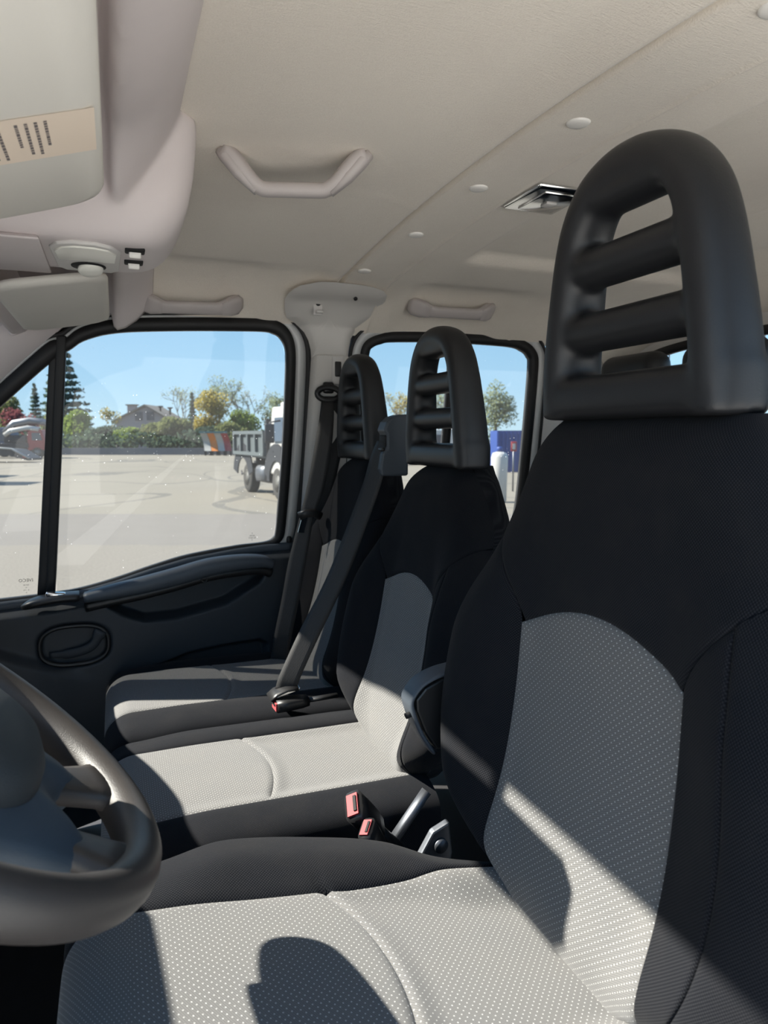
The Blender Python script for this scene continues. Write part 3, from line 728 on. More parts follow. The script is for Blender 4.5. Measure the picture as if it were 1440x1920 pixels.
# door handle
hb = G(); pts = [(-.115+.080*math.copysign(abs(math.cos(a))**.75, math.cos(a)), yside(-.52)-.046, -.525+.050*math.copysign(abs(math.sin(a))**.75, math.sin(a))) for a in np.linspace(0, 2*math.pi, 40, endpoint=False)]
bz = hb.sweep(pts, ell(.006, .008, 8), up=(0, 1, 0), closed=True).mk('handle_bezel', 'black_plastic', door)
G().sweep(spline([(-.175, yside(-.52)-.036, -.548), (-.12, yside(-.52)-.044, -.546), (-.075, yside(-.52)-.05, -.53), (-.052, yside(-.52)-.05, -.492)], 20), ell(.012, .007, 12, 3), up=(0, 1, 0), scale=[.7]*4+[1]*12+[1.3]*10).mk('door_handle', 'door_plastic', bz)
G().lathe((.448, yside(-.30)-.008, -.300), (0, 0, 1), [(.0075, -.005), (.0075, .012), (.006, .019), (.0001, .021)], 16).mk('lock_button', 'black_plastic', door)
# pocket lip, sunlit ledge by the seat
G().sweep(spline([(.03, 1.845, -.66), (.1, 1.842, -.675), (.25, 1.84, -.668), (.40, 1.84, -.655)], 20), ell(.02, .016, 12, 3)).mk('pocket_lip', 'door_plastic', door)

# B pillar trim
def lin(P, k):
    return [(P[i][0]+(P[(i+1) % len(P)][0]-P[i][0])*j/k, P[i][1]+(P[(i+1) % len(P)][1]-P[i][1])*j/k) for i in range(len(P)) for j in range(k)]
def side_patch(name, outline, mat, off, th, parent=None, inner=None, **kw):
    """plate that follows the side surface; outline in (x, z)"""
    P = lin(outline, 6); cx = sum(p[0] for p in P)/len(P); cz = sum(p[1] for p in P)/len(P); V = []; F = []; R_ = 8; n = len(P)
    for k in range(R_+1):
        f = 1-k/R_*.98
        e = th*(1-(1-min(1, k/2.2))**2)
        for (x, z) in P:
            xx = cx+(x-cx)*f; zz = cz+(z-cz)*f; V.append((xx, yside(min(zz, .385))-off-e, zz-.020*sm(.33, .375, zz)))
    for k in range(R_):
        for i in range(n): F.append((k*n+i, k*n+(i+1) % n, (k+1)*n+(i+1) % n, (k+1)*n+i))
    F.append([R_*n+i for i in range(n)])
    return mk(name, V, F, mat, parent, **kw)
tr1 = empty('trim_1', (.55, 1.85, -.9), kind='structure')
side_patch('pillar_cover', [(.408, .362), (.415, .372), (.43, .379), (.47, .385), (.51, .387), (.56, .386), (.606, .384), (.64, .380), (.656, .374), (.664, .360), (.664, .335), (.657, .316), (.640, .303), (.620, .288), (.606, .262), (.601, .230), (.599, .205), (.590, .198), (.508, .198), (.497, .205), (.495, .228), (.488, .252), (.476, .272), (.458, .288), (.440, .297), (.424, .303), (.415, .320), (.408, .342)], 'pillar', .010, .020, tr1)
pl = G(); V = []; N = 24
for i in range(N+1):
    z = .215-1.15*i/N; f = i/N
    xa = .497-.03*f*1.6 if z > -.35 else .447; xb = .600+.02*f
    ys = yside(min(z, .29)); V += [(xa, ys+.05, z), (xa, ys-.010, z), (xa+.010, ys-.030, z), (xa+.03, ys-.036, z), (xb-.02, ys-.036, z), (xb, ys-.02, z), (xb, ys+.05, z)]
F = [(i*7+k, i*7+k+1, (i+1)*7+k+1, (i+1)*7+k) for i in range(N) for k in range(6)]+[tuple(range(7))]
pl.add(V, F).mk('pillar_panel', 'pillar', tr1, smooth=True, bev=.004)
hk = G().box((.493, yside(.325)-.034, .325), (.024, .008, .040)).mk('coat_hook', 'trim_grey', tr1, bev=.003)
G().lathe((.493, yside(.325)-.0385, .334), (0, -1, -.1), [(.0065, 0), (.0065, .002), (.0001, .002)], 18).mk('screw', 'dark_void', hk)
G().box((.494, yside(.325)-.046, .312), (.018, .016, .007)).mk('hook_lip', 'trim_grey', hk, bev=.002)
G().lathe((.575, yside(.360)-.034, .342), (0, -.8, -.6), [(.005, 0), (.005, .002), (.0001, .002)], 16).mk('hole_plug', 'black_plastic', tr1)
ad = G().box((.563, yside(.17)-.040, .175), (.032, .008, .075)).mk('belt_adjuster', 'trim_grey', tr1, bev=.003)
G().box((.563, yside(.17)-.045, .178), (.018, .006, .040)).mk('adjuster_button', 'black_plastic', ad, bev=.003)

# A pillar trim, far side
ap = G(); V = []
for i in range(15):
    f = (i-.8)/13.2; x = -.10-.62*f; z = .245-.62*(f if f < 0 else f**1.08)
    ys = yside(min(z, .29))
    V += [(x-.012, ys-.012, z+.0), (x-.035, ys-.035, z+.035), (x-.10, ys-.075, z+.045), (x-.16, ys-.06, z+.03), (x-.16, ys+.02, z+.03), (x-.012, ys+.02, z)]
F = [(i*6+k, i*6+(k+1) % 6, (i+1)*6+(k+1) % 6, (i+1)*6+k) for i in range(14) for k in range(6)]
tr2 = ap.add(V, F).mk('trim_2', 'console', kind='structure', loc=(-.4, 1.85, -.4))
G().lathe((-.205, yside(.2)-.052, .232), (.3, -.85, .35), [(.0085, 0), (.0085, .002), (.0001, .0022)], 20).mk('screw_cover', 'console', tr2)

# rear door window
RI = dens([(.661, .225), (.672, .243), (.70, .254), (.738, .261), (.90, .267), (1.096, .265), (1.15, .254), (1.172, .238), (1.180, .215), (1.184, .1), (1.186, -.05), (1.186, -.2), (1.175, -.30), (1.15, -.315), (.9, -.318), (.69, -.315), (.665, -.30), (.658, -.2), (.658, 0), (.658, .15)], 160)
RR = offset_poly(RI, lambda nx, nz, p: .026); RF = offset_poly(RR, lambda nx, nz, p: .024); RS = offset_poly(RF, lambda nx, nz, p: .008)
d2 = empty('door_2', (.95, 1.92, -.9), kind='structure')
ring3d(RI, RR, -.012, .012).mk('glass_seal', 'rubber', d2)
ring3d(RR, RF, -.03, .010).mk('window_frame', 'paint_white', d2)
ring3d(RF, RS, -.03, .014).mk('door_seal', 'rubber', d2)
mk('door_glass', *fan(RI, -.003), 'glass', d2, smooth=False)
post(.909, .931, .905, .927, .27, -.315, .010, .02).mk('sliding_bar', 'rubber', d2)
def rear_panel(u, v):
    x = .60+.64*u; z = -.325-.65*v; return (x, yside(z)-(.01+.03*sm(0, .1, v) if v > 0 else -.03), z)
grid('door_panel', rear_panel, 8, 16, 'door_plastic', d2)

# side wall, C pillar, back wall
wr = empty('wall_right', (1.3, 1.9, -.9), kind='structure')
def cpil(u, v):
    x = 1.235+.275*u; z = .335-1.3*v; return (x, yside(min(z, .385))-.012*math.sin(math.pi*min(1, u*1.5)), z)
grid('pillar_trim', cpil, 10, 24, 'trim_grey', wr)
sr = G()
for (x0, x1, z0, z1) in ((.585, .66, -.40, .345), (-.16, 1.26, .300, .345)):
    for k in range(6):
        a = z0+(z1-z0)*k/6; b = z0+(z1-z0)*(k+1)/6
        ya, yb = yside(min(a, .29))+.035, yside(min(b, .29))+.035
        sr.add([(x0, ya, a), (x1, ya, a), (x1, yb, b), (x0, yb, b), (x0, ya+.02, a), (x1, ya+.02, a), (x1, yb+.02, b), (x0, yb+.02, b)], [(0, 1, 2, 3), (4, 5, 6, 7), (0, 1, 5, 4), (1, 2, 6, 5), (2, 3, 7, 6), (3, 0, 4, 7)])
q_ = [(-.03, .272), (-.10, .236), (-.25, .115), (-.75, -.40), (-.82, -.36), (-.33, .14), (-.18, .335), (-.03, .335)]
sr.prism([(x, 1.868-.0*z, z) for x, z in q_], (0, .02, 0))
sr.mk('body_frame', 'rubber', wr, smooth=False)
wb = empty('wall_back', (1.5, 1.0, -.9), kind='structure')
BI = dens([(0, .50+.0), (0, 0)], 4) if False else None
def back_ring(yc, zc, hw, hh, e, n=80):
    r = []
    for i in range(n):
        a = 2*math.pi*i/n; c, s_ = math.cos(a), math.sin(a)
        r.append((yc+hw*math.copysign(abs(c)**(2/e), c), zc+hh*math.copysign(abs(s_)**(2/e), s_)))
    return r
A1 = back_ring(1.0, .06, .74, .185, 5); A2 = back_ring(1.0, .06, .765, .208, 5); A3 = back_ring(1.0, -.28, .86, .68, 12)
g = G(); V = [(1.49, y, z) for y, z in A2]+[(1.50, y, z) for y, z in A3]; n = 80
g.add(V, [(i, (i+1) % n, n+(i+1) % n, n+i) for i in range(n)]).mk('rear_panel', 'trim_grey', wb)
g = G(); V = [(1.49, y, z) for y, z in A1]+[(1.475, y, z) for y, z in A1]+[(1.475, y, z) for y, z in A2]+[(1.49, y, z) for y, z in A2]
g.add(V, [(k*n+i, k*n+(i+1) % n, ((k+1) % 4)*n+(i+1) % n, ((k+1) % 4)*n+i) for i in range(n) for k in range(4)]).mk('window_rubber', 'rubber', wb)
V = [(1.492, y, z) for y, z in A1]+[(1.492, 1.0, .06)]
mk('rear_glass', V, [(i, (i+1) % n, n) for i in range(n)], 'glass_clear', wb, smooth=False)
gg = empty('window_guard', (1.62, 1.0, -.9), label='white wire mesh guard behind the cab rear window', cat='guard')
for k in range(21): G().sweep([(1.62, .2+k*.085, -.2), (1.62, .2+k*.085, .33)], ell(.0025, .0025, 6), up=(1, 0, 0)).mk('wire', 'truck_white', gg)
for k in range(6): G().sweep([(1.62, .1, -.15+k*.09), (1.62, 1.9, -.15+k*.09)], ell(.0025, .0025, 6)).mk('wire', 'truck_white', gg)

# near side shell: the driver's door stands open, so only pillar, sill and rear door
wlft = empty('wall_left', (1.0, .08, -.9), kind='structure')
def mir(P): return [(p[0], 2.0-p[1], p[2]) for p in P]
G().box((.56, .12, -.3), (.10, .07, 1.3)).mk('pillar_panel', 'trim_grey', wlft, bev=.01)
ym = lambda x, z: (x, 2.0-yside(min(z, .385)), z)
g = G(); V = [ym(x, z) for x, z in RF]; V2 = [(x, y, z) for x, y, z in [ym(.61 if x < .9 else 1.51, .30 if z > 0 else -.95) for x, z in RF]]
ns = len(V); g.add(V+V2, [(i, (i+1) % ns, ns+(i+1) % ns, ns+i) for i in range(ns)]).mk('side_panel', 'trim_grey', wlft, smooth=False)
G().box((.5, .1, -1.0), (2.2, .12, .12)).mk('sill', 'black_plastic', wlft, bev=.01)
G().box((-.02, .13, .33), (.98, .09, .05)).mk('roof_rail', 'trim_grey', wlft, bev=.01)
ap2 = G().sweep([(-.14, .16, .29), (-.34, .12, .10), (-.74, .09, -.28), (-.85, .09, -1.0)], ell(.045, .035, 12, 3), up=(0, 1, 0)).mk('front_pillar', 'console', wlft)
# floor
flr = mk('floor', [(-1.2, .04, -1.02), (1.56, .04, -1.02), (1.56, 1.96, -1.02), (-1.2, 1.96, -1.02)], [(0, 1, 2, 3)], 'floor', solid=.03, kind='structure')

# windscreen, header, dashboard
hd = empty('trim_3', (-.34, 1.0, .2), kind='structure')
G().prism([(-.165, .17, .42), (-.168, .17, .30), (-.175, .17, .240), (-.205, .17, .226), (-.24, .17, .27), (-.24, .17, .44)], (0, 1.66, 0)).mk('header_rail', 'console', hd, smooth=False, bev=.006)
wsc = empty('window_1', (-.6, 1.0, -.1), kind='structure')
def ws(u, v):
    y = .12+1.76*u; b = -.05*(1-((y-1)/.88)**2); x = -.205-.60*v+b*sm(0, .5, v); z = .262-.53*v; return (x, y, z)
grid('windscreen_glass', ws, 20, 8, 'glass_clear', wsc)
rv = empty('shading_mirror', (-.2, .91, .2), label='guessed unseen mirror below the windscreen header, added to shade the driver seat', cat='mirror')  # out of view, a guess added to cast the shadow on the backrest
G().sweep([(-.200, .770, .128), (-.197, .79, .128), (-.195, .91, .128), (-.197, 1.06, .128), (-.200, 1.08, .128)], ell(.010, .052, 20, 2.6), up=(0, 0, 1), scale=[.6, .95, 1, .95, .6]).mk('mirror_body', 'black_plastic', rv)
G().sweep([(-.200, .91, .19), (-.205, .91, .240)], ell(.012, .008, 10), up=(0, 1, 0)).mk('mirror_stem', 'black_plastic', rv)
db = empty('dashboard', (-.6, 1.0, -.9), label='dark moulded dashboard below the windscreen', cat='dashboard')
def dash(u, v):
    y = .17+1.68*u
    top = smooth_tab([(.1, -.20), (.28, -.18), (.38, -.105), (.78, -.10), (.86, -.15), (.98, -.168), (1.24, -.168), (1.36, -.20), (1.52, -.265), (1.9, -.29)], y)  # hood out of view, raised so that it shades the seat fronts
    prof = [(-1.02, -.27), (-.80, -.27), (-.50, top-.05), (-.40, top-.01), (-.34, top), (-.315, top-.015), (-.325, top-.06), (-.40, top-.2), (-.45, -.65), (-.60, -.72), (-.75, -1.0)]
    k = v*(len(prof)-1); i = min(int(k), len(prof)-2); f = k-i; a, b = prof[i], prof[i+1]
    return (a[0]+(b[0]-a[0])*f, y, a[1]+(b[1]-a[1])*f)
grid('dash_body', dash, 60, 54, 'door_plastic', db)
G().box((-.98, 1.0, -.63), (.05, 1.68, .75)).mk('bulkhead', 'black_plastic', db)

# ---- overhead moulding and central roof console
rc = empty('roof_console', (-.05, 1.0, .27), label='lilac grey moulded overhead console across the front roof', cat='console')
def moulding(y0, y1, nm, jog):
    g = G(); N = 40; prof = lambda z_: [(.098, z_+.004), (.095, z_-.006), (.082, z_-.026), (.060, z_-.050), (.034, z_-.068), (.016, z_-.074), (.008, z_-.066), (.004, z_-.04), (-.19, z_-.07), (-.19, z_+.02), (.06, z_+.02)]
    V = []
    for i in range(N+1):
        y = y0+(y1-y0)*i/N; z_ = zceil(0, y) if abs(y-1) < .78 else zceil(0, 1.78); dz = .055*sm(.86, 1.0, y) if y1 < 1.1 else 0; V += [(x, y, z-(dz if 1 <= q_ <= 7 else 0)*sm(1, 6, q_)) for q_, (x, z) in enumerate(prof(z_))]
    m = 11; F = [(i*m+k, i*m+(k+1) % m, (i+1)*m+(k+1) % m, (i+1)*m+k) for i in range(N) for k in range(m)]+[tuple(range(m)), tuple(N*m+k for k in range(m))]
    if nm is None: return g.add(V, F)
    return g.add(V, F).mk(nm, 'console', rc)
shell_g = moulding(.16, 1.03, None, 0)
moulding(1.18, 1.79, 'rear_moulding', 0)
# central pod: rounded tray, near face drops from the ceiling to its underside
def pod(u, v):
    # u around the lip (front near -> rear near -> rear far), v from ceiling down to the middle of the underside
    pass
def rrect(x0, x1, y0, y1, r, n=10):
    P = []
    for (cx, cy, a0) in ((x1-r, y1-r, 0), (x0+.01, y1-.01, 90), (x0+.01, y0+.01, 180), (x1-r, y0+r, 270)):
        rr = r if cx > (x0+x1)/2 else .01
        for k in range(n+1):
            a = math.radians(a0+90*k/n); P.append((cx+rr*math.cos(a), cy+rr*math.sin(a)))
    return P
lay = [(0.0, .425, .000, .035), (0.0, .400, .001, .035), (0.004, .350, .006, .04), (.010, .312, .014, .045), (.020, .286, .026, .045), (.032, .268, .040, .045), (.05, .258, .054, .04), (.08, .254, .070, .03)]
V = []; n_ = 44
for (sh, z, ins, r) in lay:
    for (x, y) in rrect(-.20, .121-ins, .985+ins*.55, 1.215-ins*.3, max(.012, r)): V.append((x, y, z))
F = [(k*n_+i, k*n_+(i+1) % n_, (k+1)*n_+(i+1) % n_, (k+1)*n_+i) for k in range(len(lay)-1) for i in range(n_)]+[tuple((len(lay)-1)*n_+i for i in range(n_)), tuple(range(n_))]
shell_g.add(V, F)
cs = shell_g.mk('console_shell', 'console', rc)
r_ = cs.modifiers.new('r', 'REMESH'); r_.mode = 'VOXEL'; r_.voxel_size = .0045; r_.use_smooth_shade = True
s_ = cs.modifiers.new('s', 'SMOOTH'); s_.factor = .6; s_.iterations = 14
# lamp insert on the underside, rear-facing
lp = empty('reading_lamp', (-.03, 1.10, .262), label='pale reading lamp set into the roof console', cat='lamp')
P = [(-.072, 1.055), (-.068, 1.165), (-.058, 1.182), (.006, 1.182), (.016, 1.165), (.018, 1.055), (.006, 1.032), (-.014, 1.022), (-.042, 1.022), (-.062, 1.032)]
G().prism([(x, y, .2560) for x, y in P], (0, 0, -.006)).mk('bezel', 'trim_grey', lp, bev=.002)
P = [(-.066, 1.060), (-.064, 1.105), (.010, 1.105), (.012, 1.060), (.002, 1.040), (-.016, 1.031), (-.040, 1.031), (-.056, 1.040)]
G().prism([(x, y, .2505) for x, y in P], (0, 0, -.003)).mk('lens', 'lens', lp, bev=.001)
G().lathe((-.026, 1.143, .2495), (0, 0, -1), [(.024, 0), (.024, .001), (.0001, .001)], 28).mk('socket', 'dark_void', lp)
G().lathe((-.024, 1.146, .2500), (.1, -.25, -1), [(.017, 0), (.018, .006), (.015, .010), (.0001, .011)], 28).mk('spot_reflector', 'lens', lp)
for (y, lb) in ((1.045, 'upper console switch right of the reading lamp'), (1.112, 'lower console switch right of the reading lamp')):
    s_ = empty('console_switch', (.036, y, .262), label=lb, cat='switch', group='switches beside the reading lamp')
    G().box((.036, y, .2535), (.026, .022, .005)).mk('surround', 'dark_void', s_, bev=.002)
    G().box((.036, y+.004, .2495), (.016, .012, .009), Matrix.Rotation(.35, 3, 'X')).mk('rocker', 'button', s_, bev=.002)
hp = G().box((-.138, 1.115, .2525), (.115, .20, .006)).mk('glasses_flap', 'console', rc, bev=.003)

# ---- sun visors
def visor(nm, y0, y1, label):
    t = empty(nm, (-.10, (y0+y1)/2, .2), label=label, cat='sun visor', group='sun visors')
    tilt = .30 if y0 < 1 else .18; V = []; N = 24
    def S(a, b): # a across (0 rear edge..1 front), b along y
        x = -.035-.19*a; z = .268-.19*a*tilt; return x, z
    P = rrect(0, 1, 0, 1, .12, 8)
    out = []
    W_, H_ = .172, y1-y0; r = .035; n2 = 8
    for (cx, cy, a0) in ((-r, H_-r, 0), (-W_+r, H_-r, 90), (-W_+r, r, 180), (-r, r, 270)):
        for k in range(n2+1):
            a = math.radians(a0+90*k/n2); out.append((cx+r*math.cos(a), cy+r*math.sin(a)))
    L_ = [(.006, .93, 0), (0, .97, .004), (-.004, 1, .010), (-.010, 1, .010)]
    lays = [(.022, .96), (.0, 1.0)]
    V = []
    def pt(px, py, d):
        return (px*math.cos(tilt), y0+py, .256+px*math.sin(tilt)-d)
    for (ins, d) in ((.012, -.008), (.003, -.006), (0, 0), (.003, .006), (.012, .009)):
        for (px, py) in out:
            qx = px+(ins if px < -W_/2 else -ins); qy = py+(ins if py < H_/2 else -ins)
            V.append(pt(qx, qy, d))
    m = len(out); F = [(k*m+i, k*m+(i+1) % m, (k+1)*m+(i+1) % m, (k+1)*m+i) for k in range(4) for i in range(m)]+[tuple(range(m)), tuple(4*m+i for i in range(m))]
    mk('visor_board', V, F, 'visor', t)
    G().sweep([pt(-.03, H_-.02, -.006), pt(-.03, H_+.03, -.012)], ell(.006, .006, 10)).mk('hinge_pin', 'trim_grey', t)
    return t, pt
v1, ptd = visor('sun_visor', .22, .825, 'near driver sun visor with a printed label')
v2, _ = visor('sun_visor', 1.208, 1.665, 'plain passenger sun visor beyond the roof console')
# printed label across the near visor
q0, q1 = .590-.22, .672-.22
st = mk('warning_label', [ptd(-.005, q0, .0098), ptd(-.165, q0, .0098), ptd(-.165, q1, .0098), ptd(-.005, q1, .0098)], [(0, 1, 2, 3)], 'sticker', v1, smooth=False)
# printed lines: faded unreadable small print in columns
ink = G()
def inkbar(a0, a1, b0, b1): ink.add([ptd(a0, b0, .0101), ptd(a1, b0, .0101), ptd(a1, b1, .0101), ptd(a0, b1, .0101)], [(0, 1, 2, 3)])
rr = random.Random(3)
for k, a in enumerate((-.040, -.047, -.054, -.061, -.074, -.081, -.088, -.148, -.155, -.162)):
    b = q0+.010
    while b < q1-(.012 if k % 3 else .03):
        w = .0015+.004*rr.random(); inkbar(a, a-.0024, b, b+w); b += w+.0011
for k in range(5):
    for a in (-.104, -.118, -.131): inkbar(a, a-.008, q0+.012+k*.012, q0+.012+k*.012+.006)
ink.mk('small_print', 'ink', st, smooth=False, kind='stuff')

# ---- grab handles
def grab(nm, p0, p1, out, bow, label, wid=.0165, endl=.045, mt='trim_grey'):
    p0 = Vector(p0); p1 = Vector(p1); o = Vector(out).normalized(); d = (p1-p0); L = d.length; d.normalize(); N = 32
    t = empty(nm, tuple((p0+p1)/2), label=label, cat='grab handle')
    P = []; S_ = []
    for i in range(N+1):
        f = i/N; e = min(f, 1-f)*L
        h = bow*sm(-.004, endl*1.3, e); P.append(p0+d*L*f+o*(h+.004)); k = 1.35-.45*sm(endl*.5, endl*1.3, e); S_.append((k, 1.0+.2*(1-sm(0, endl, e))))
    G().sweep(P, ell(wid, wid*.62, 16, 2.6), up=o, scale=S_).mk('grip', mt, t)
    for s_ in (0, 1):
        a = p0 if s_ == 0 else p1; dd = d if s_ == 0 else -d
        G().sweep([a-dd*.006+o*.002, a+dd*.004+o*.012, a+dd*endl*.5+o*(.012+bow*.45), a+dd*endl+o*(bow+.008)], ell(wid*1.25, wid*.55, 14, 3), up=o, scale=[(.8, .8), (1.15, 1), (1.1, .9), (.75, .5)]).mk('end_cap', mt, t)
    return t
zs = lambda z: yside(z)
grab('grab_handle', (.070, zs(.322)-.000, .322), (.300, zs(.322)-.000, .330), (0, -1, -.75), .030, 'grab handle above the front passenger door window', mt='handle')
grab('grab_handle', (.745, zs(.352)-.002, .348), (.985, zs(.352)-.002, .350), (0, -1, -.8), .030, 'small grab handle above the rear side window', mt='handle')
grab('grab_handle', (.168, 1.092, zceil(0, 1.07)+.004), (.368, 1.030, zceil(0, 1.07)+.004), (0, .25, -1), .050, 'large lilac grey grab handle in the middle of the ceiling', .018, .048, 'handle')
# dome lamp with chrome look
dl = empty('dome_lamp', (.70, 1.01, .385), label='chrome rimmed ceiling lamp behind the driver headrest', cat='lamp')
Z = zceil(0, 1.0)-.012
G().box((.705, 1.055, Z-.002), (.105, .118, .016)).mk('rim', 'chrome', dl, bev=.007, seg=4)
G().box((.708, 1.052, Z-.0105), (.070, .086, .006)).mk('lens', 'glass_clear' if False else 'chrome', dl, bev=.0028)
G().box((.708, 1.052, Z-.0145), (.020, .020, .004)).mk('switch', 'trim_grey', dl, bev=.0015)

# ================================================================== SEATS
def coswarp(t): return .5-.5*math.cos(math.pi*t)
class Back:
    def __init__(s, yc, zj, xf, wtab, hs=1.0, ws=1.0, B=.034, T=.12):
        s.yc, s.zj, s.xf, s.wt, s.hs, s.ws, s.B, s.T = yc, zj, xf, wtab, hs, ws, B, T
        s.n = 3.2; s.top = .503*hs; s.bot = -.035
    def w(s, h): return smooth_tab(s.wt, h/s.hs)*s.ws
    def S(s, ph, h):
        u = math.copysign(abs(math.sin(ph))**(2/s.n), math.sin(ph)); e = 1-abs(math.cos(ph))**(2/s.n); w = s.w(h); a = abs(u)
        x = s.xf(h)
        hh = h/s.hs
        Bf = s.B*sm(-.03, .08, hh)*(1-sm(.24, .42, hh))+.004
        g = sm(.36, .82, a)
        x -= Bf*g
        x += .058*e
        x += .008*(1-min(1, (a/.5)**2))*sm(0, .1, hh)*(1-sm(.2, .3, hh))*0
        # rounding at top and bottom
        k = max(0, (hh-.455)/.05); x += .05*(1-e)*(1-math.sqrt(max(0, 1-min(1, k)**2)))
        k = max(0, (.03-hh)/.065); x += .03*(1-e)*(1-math.sqrt(max(0, 1-min(1, k)**2)))
        return Vector((x, s.yc+w*u, s.zj+h))
    def patch(s, name, dom, mat, parent, nu=36, nv=50, groove=.0035, gsides=(1, 1, 1, 1), puff=0):
        """dom(s,t)->(phi,h)"""
        V = []; UV = []
        for i in range(nu+1):
            for j in range(nv+1):
                a, b = coswarp(i/nu), coswarp(j/nv); ph, h = dom(a, b); p = s.S(ph, h); d = 1e-3
                n_ = (s.S(ph+d, h)-s.S(ph-d, h)).cross(s.S(ph, h+d)-s.S(ph, h-d))
                if n_.length > 1e-12: n_.normalize()
                if n_.x > 0: n_ = -n_
                if abs(ph) > 1.5: n_ = Vector((0, math.copysign(1, ph), 0))
                L1, L2 = .2, .3
                ds = []
                if gsides[0]: ds.append(a*L1)
                if gsides[1]: ds.append((1-a)*L1)
                if gsides[2]: ds.append(b*L2)
                if gsides[3]: ds.append((1-b)*L2)
                dm = min(ds) if ds else 1
                p = p-n_*groove*math.exp(-dm/.0035)+n_*puff*math.sin(math.pi*a)*math.sin(math.pi*b)
                V.append(p); e = 1-abs(math.cos(ph))**(2/s.n); UV.append((p.y+math.copysign(.058*e, ph), h*1.04))
        F = [(i*(nv+1)+j, (i+1)*(nv+1)+j, (i+1)*(nv+1)+j+1, i*(nv+1)+j+1) for i in range(nu) for j in range(nv)]
        return mk(name, V, F, mat, parent, uv=UV)
    def build(s, parent, ys=(.125, .118), h1=.279, rise=.034, hb=.100):
        h1, rise, hb = h1*s.hs, rise*s.hs, hb*s.hs
        ysf = lambda h: (ys[0]+(ys[1]-ys[0])*min(1, max(0, h/h1)))*s.ws
        phin = lambda h: math.asin(min(1, (ysf(h)/s.w(h))**(s.n/2)))
        arch = lambda r: h1+rise*(1-r*r)
        def ins(a, b):
            r = 2*a-1; h = s.bot+b*(arch(r)-s.bot); u = r*ysf(h)/s.w(h); return math.copysign(math.asin(min(1, abs(u)**(s.n/2))), r), h
        s.patch('backrest_insert', ins, 'grey_fabric', parent, 44, 60, gsides=(1, 1, 0, 1))
        hv = lambda v: h1+hb*math.sqrt(max(0, 1-(1-v)**2))
        PM = math.pi/2
        def cb(v): h = hv(v); return phin(h)+(PM-phin(h))*v, h
        for sg, nm in ((1, 'far'), (-1, 'near')):
            def bol(a, b, sg=sg):
                h = s.bot+b*(hv(a)-s.bot); ph = phin(h)+(PM-phin(h))*a; return sg*ph, h
            if sg == 1: s.patch('backrest_bolster', bol, 'black_fabric', parent, 30, 60, gsides=(1, 0, 0, 1), groove=.004); continue
            s.patch('backrest_bolster', lambda a, b: bol(a*.27, b), 'black_fabric', parent, 24, 60, gsides=(1, 1, 0, 1), groove=.004)
            s.patch('side_gusset', lambda a, b: bol(.27+.73*a, b), 'black_fabric', parent, 24, 60, gsides=(1, 0, 0, 0), groove=.003)
        # upper panel: columns between the two side seams
        def upp(a, b):
            r = 2*a-1; q = abs(r); fr = .52
            if q < fr: rr = q/fr; hb_ = arch(rr); u = rr*ysf(h1)/s.w(h1); ph = math.asin(min(1, u**(s.n/2)))
            else: v = (q-fr)/(1-fr); ph, hb_ = cb(v)
            h = hb_+b*(s.top-hb_); return math.copysign(ph, r), h
        s.patch('backrest_upper', upp, 'black_fabric', parent, 72, 40, gsides=(0, 0, 1, 0))
        # rear shell
        V = []; UV = []; nu, nv = 28, 40
        for i in range(nu+1):
            for j in range(nv+1):
                ph = -PM+math.pi*i/nu; h = s.bot+(s.top-s.bot)*j/nv; u = math.copysign(abs(math.sin(ph))**(2/s.n), ph); e = abs(math.cos(ph))**(2/s.n); w = s.w(h)
                p = s.S(math.copysign(PM, ph), h); V.append((p.x+e*(s.T-.058), s.yc+w*u, p.z)); UV.append((V[-1][1], h))
        F = [(i*(nv+1)+j, (i+1)*(nv+1)+j, (i+1)*(nv+1)+j+1, i*(nv+1)+j+1) for i in range(nu) for j in range(nv)]
        mk('backrest_shell', V, F, 'black_fabric', parent, uv=UV)
        # top closing strip
        V = []; UV = []
        for i in range(nu+1):
            ph = -PM+math.pi*i/nu; p = s.S(ph, s.top); u = math.copysign(abs(math.sin(ph))**(2/s.n), ph); e = abs(math.cos(ph))**(2/s.n)
            q = s.S(math.copysign(PM, ph), s.top); b = Vector((q.x+e*(s.T-.058), s.yc+s.w(s.top)*u, q.z)); V += [p, b]; UV += [(p.y, p.x), (b.y, b.x)]
        mk('backrest_top', V, [(2*i, 2*i+2, 2*i+3, 2*i+1) for i in range(nu)], 'black_fabric', parent, uv=UV)

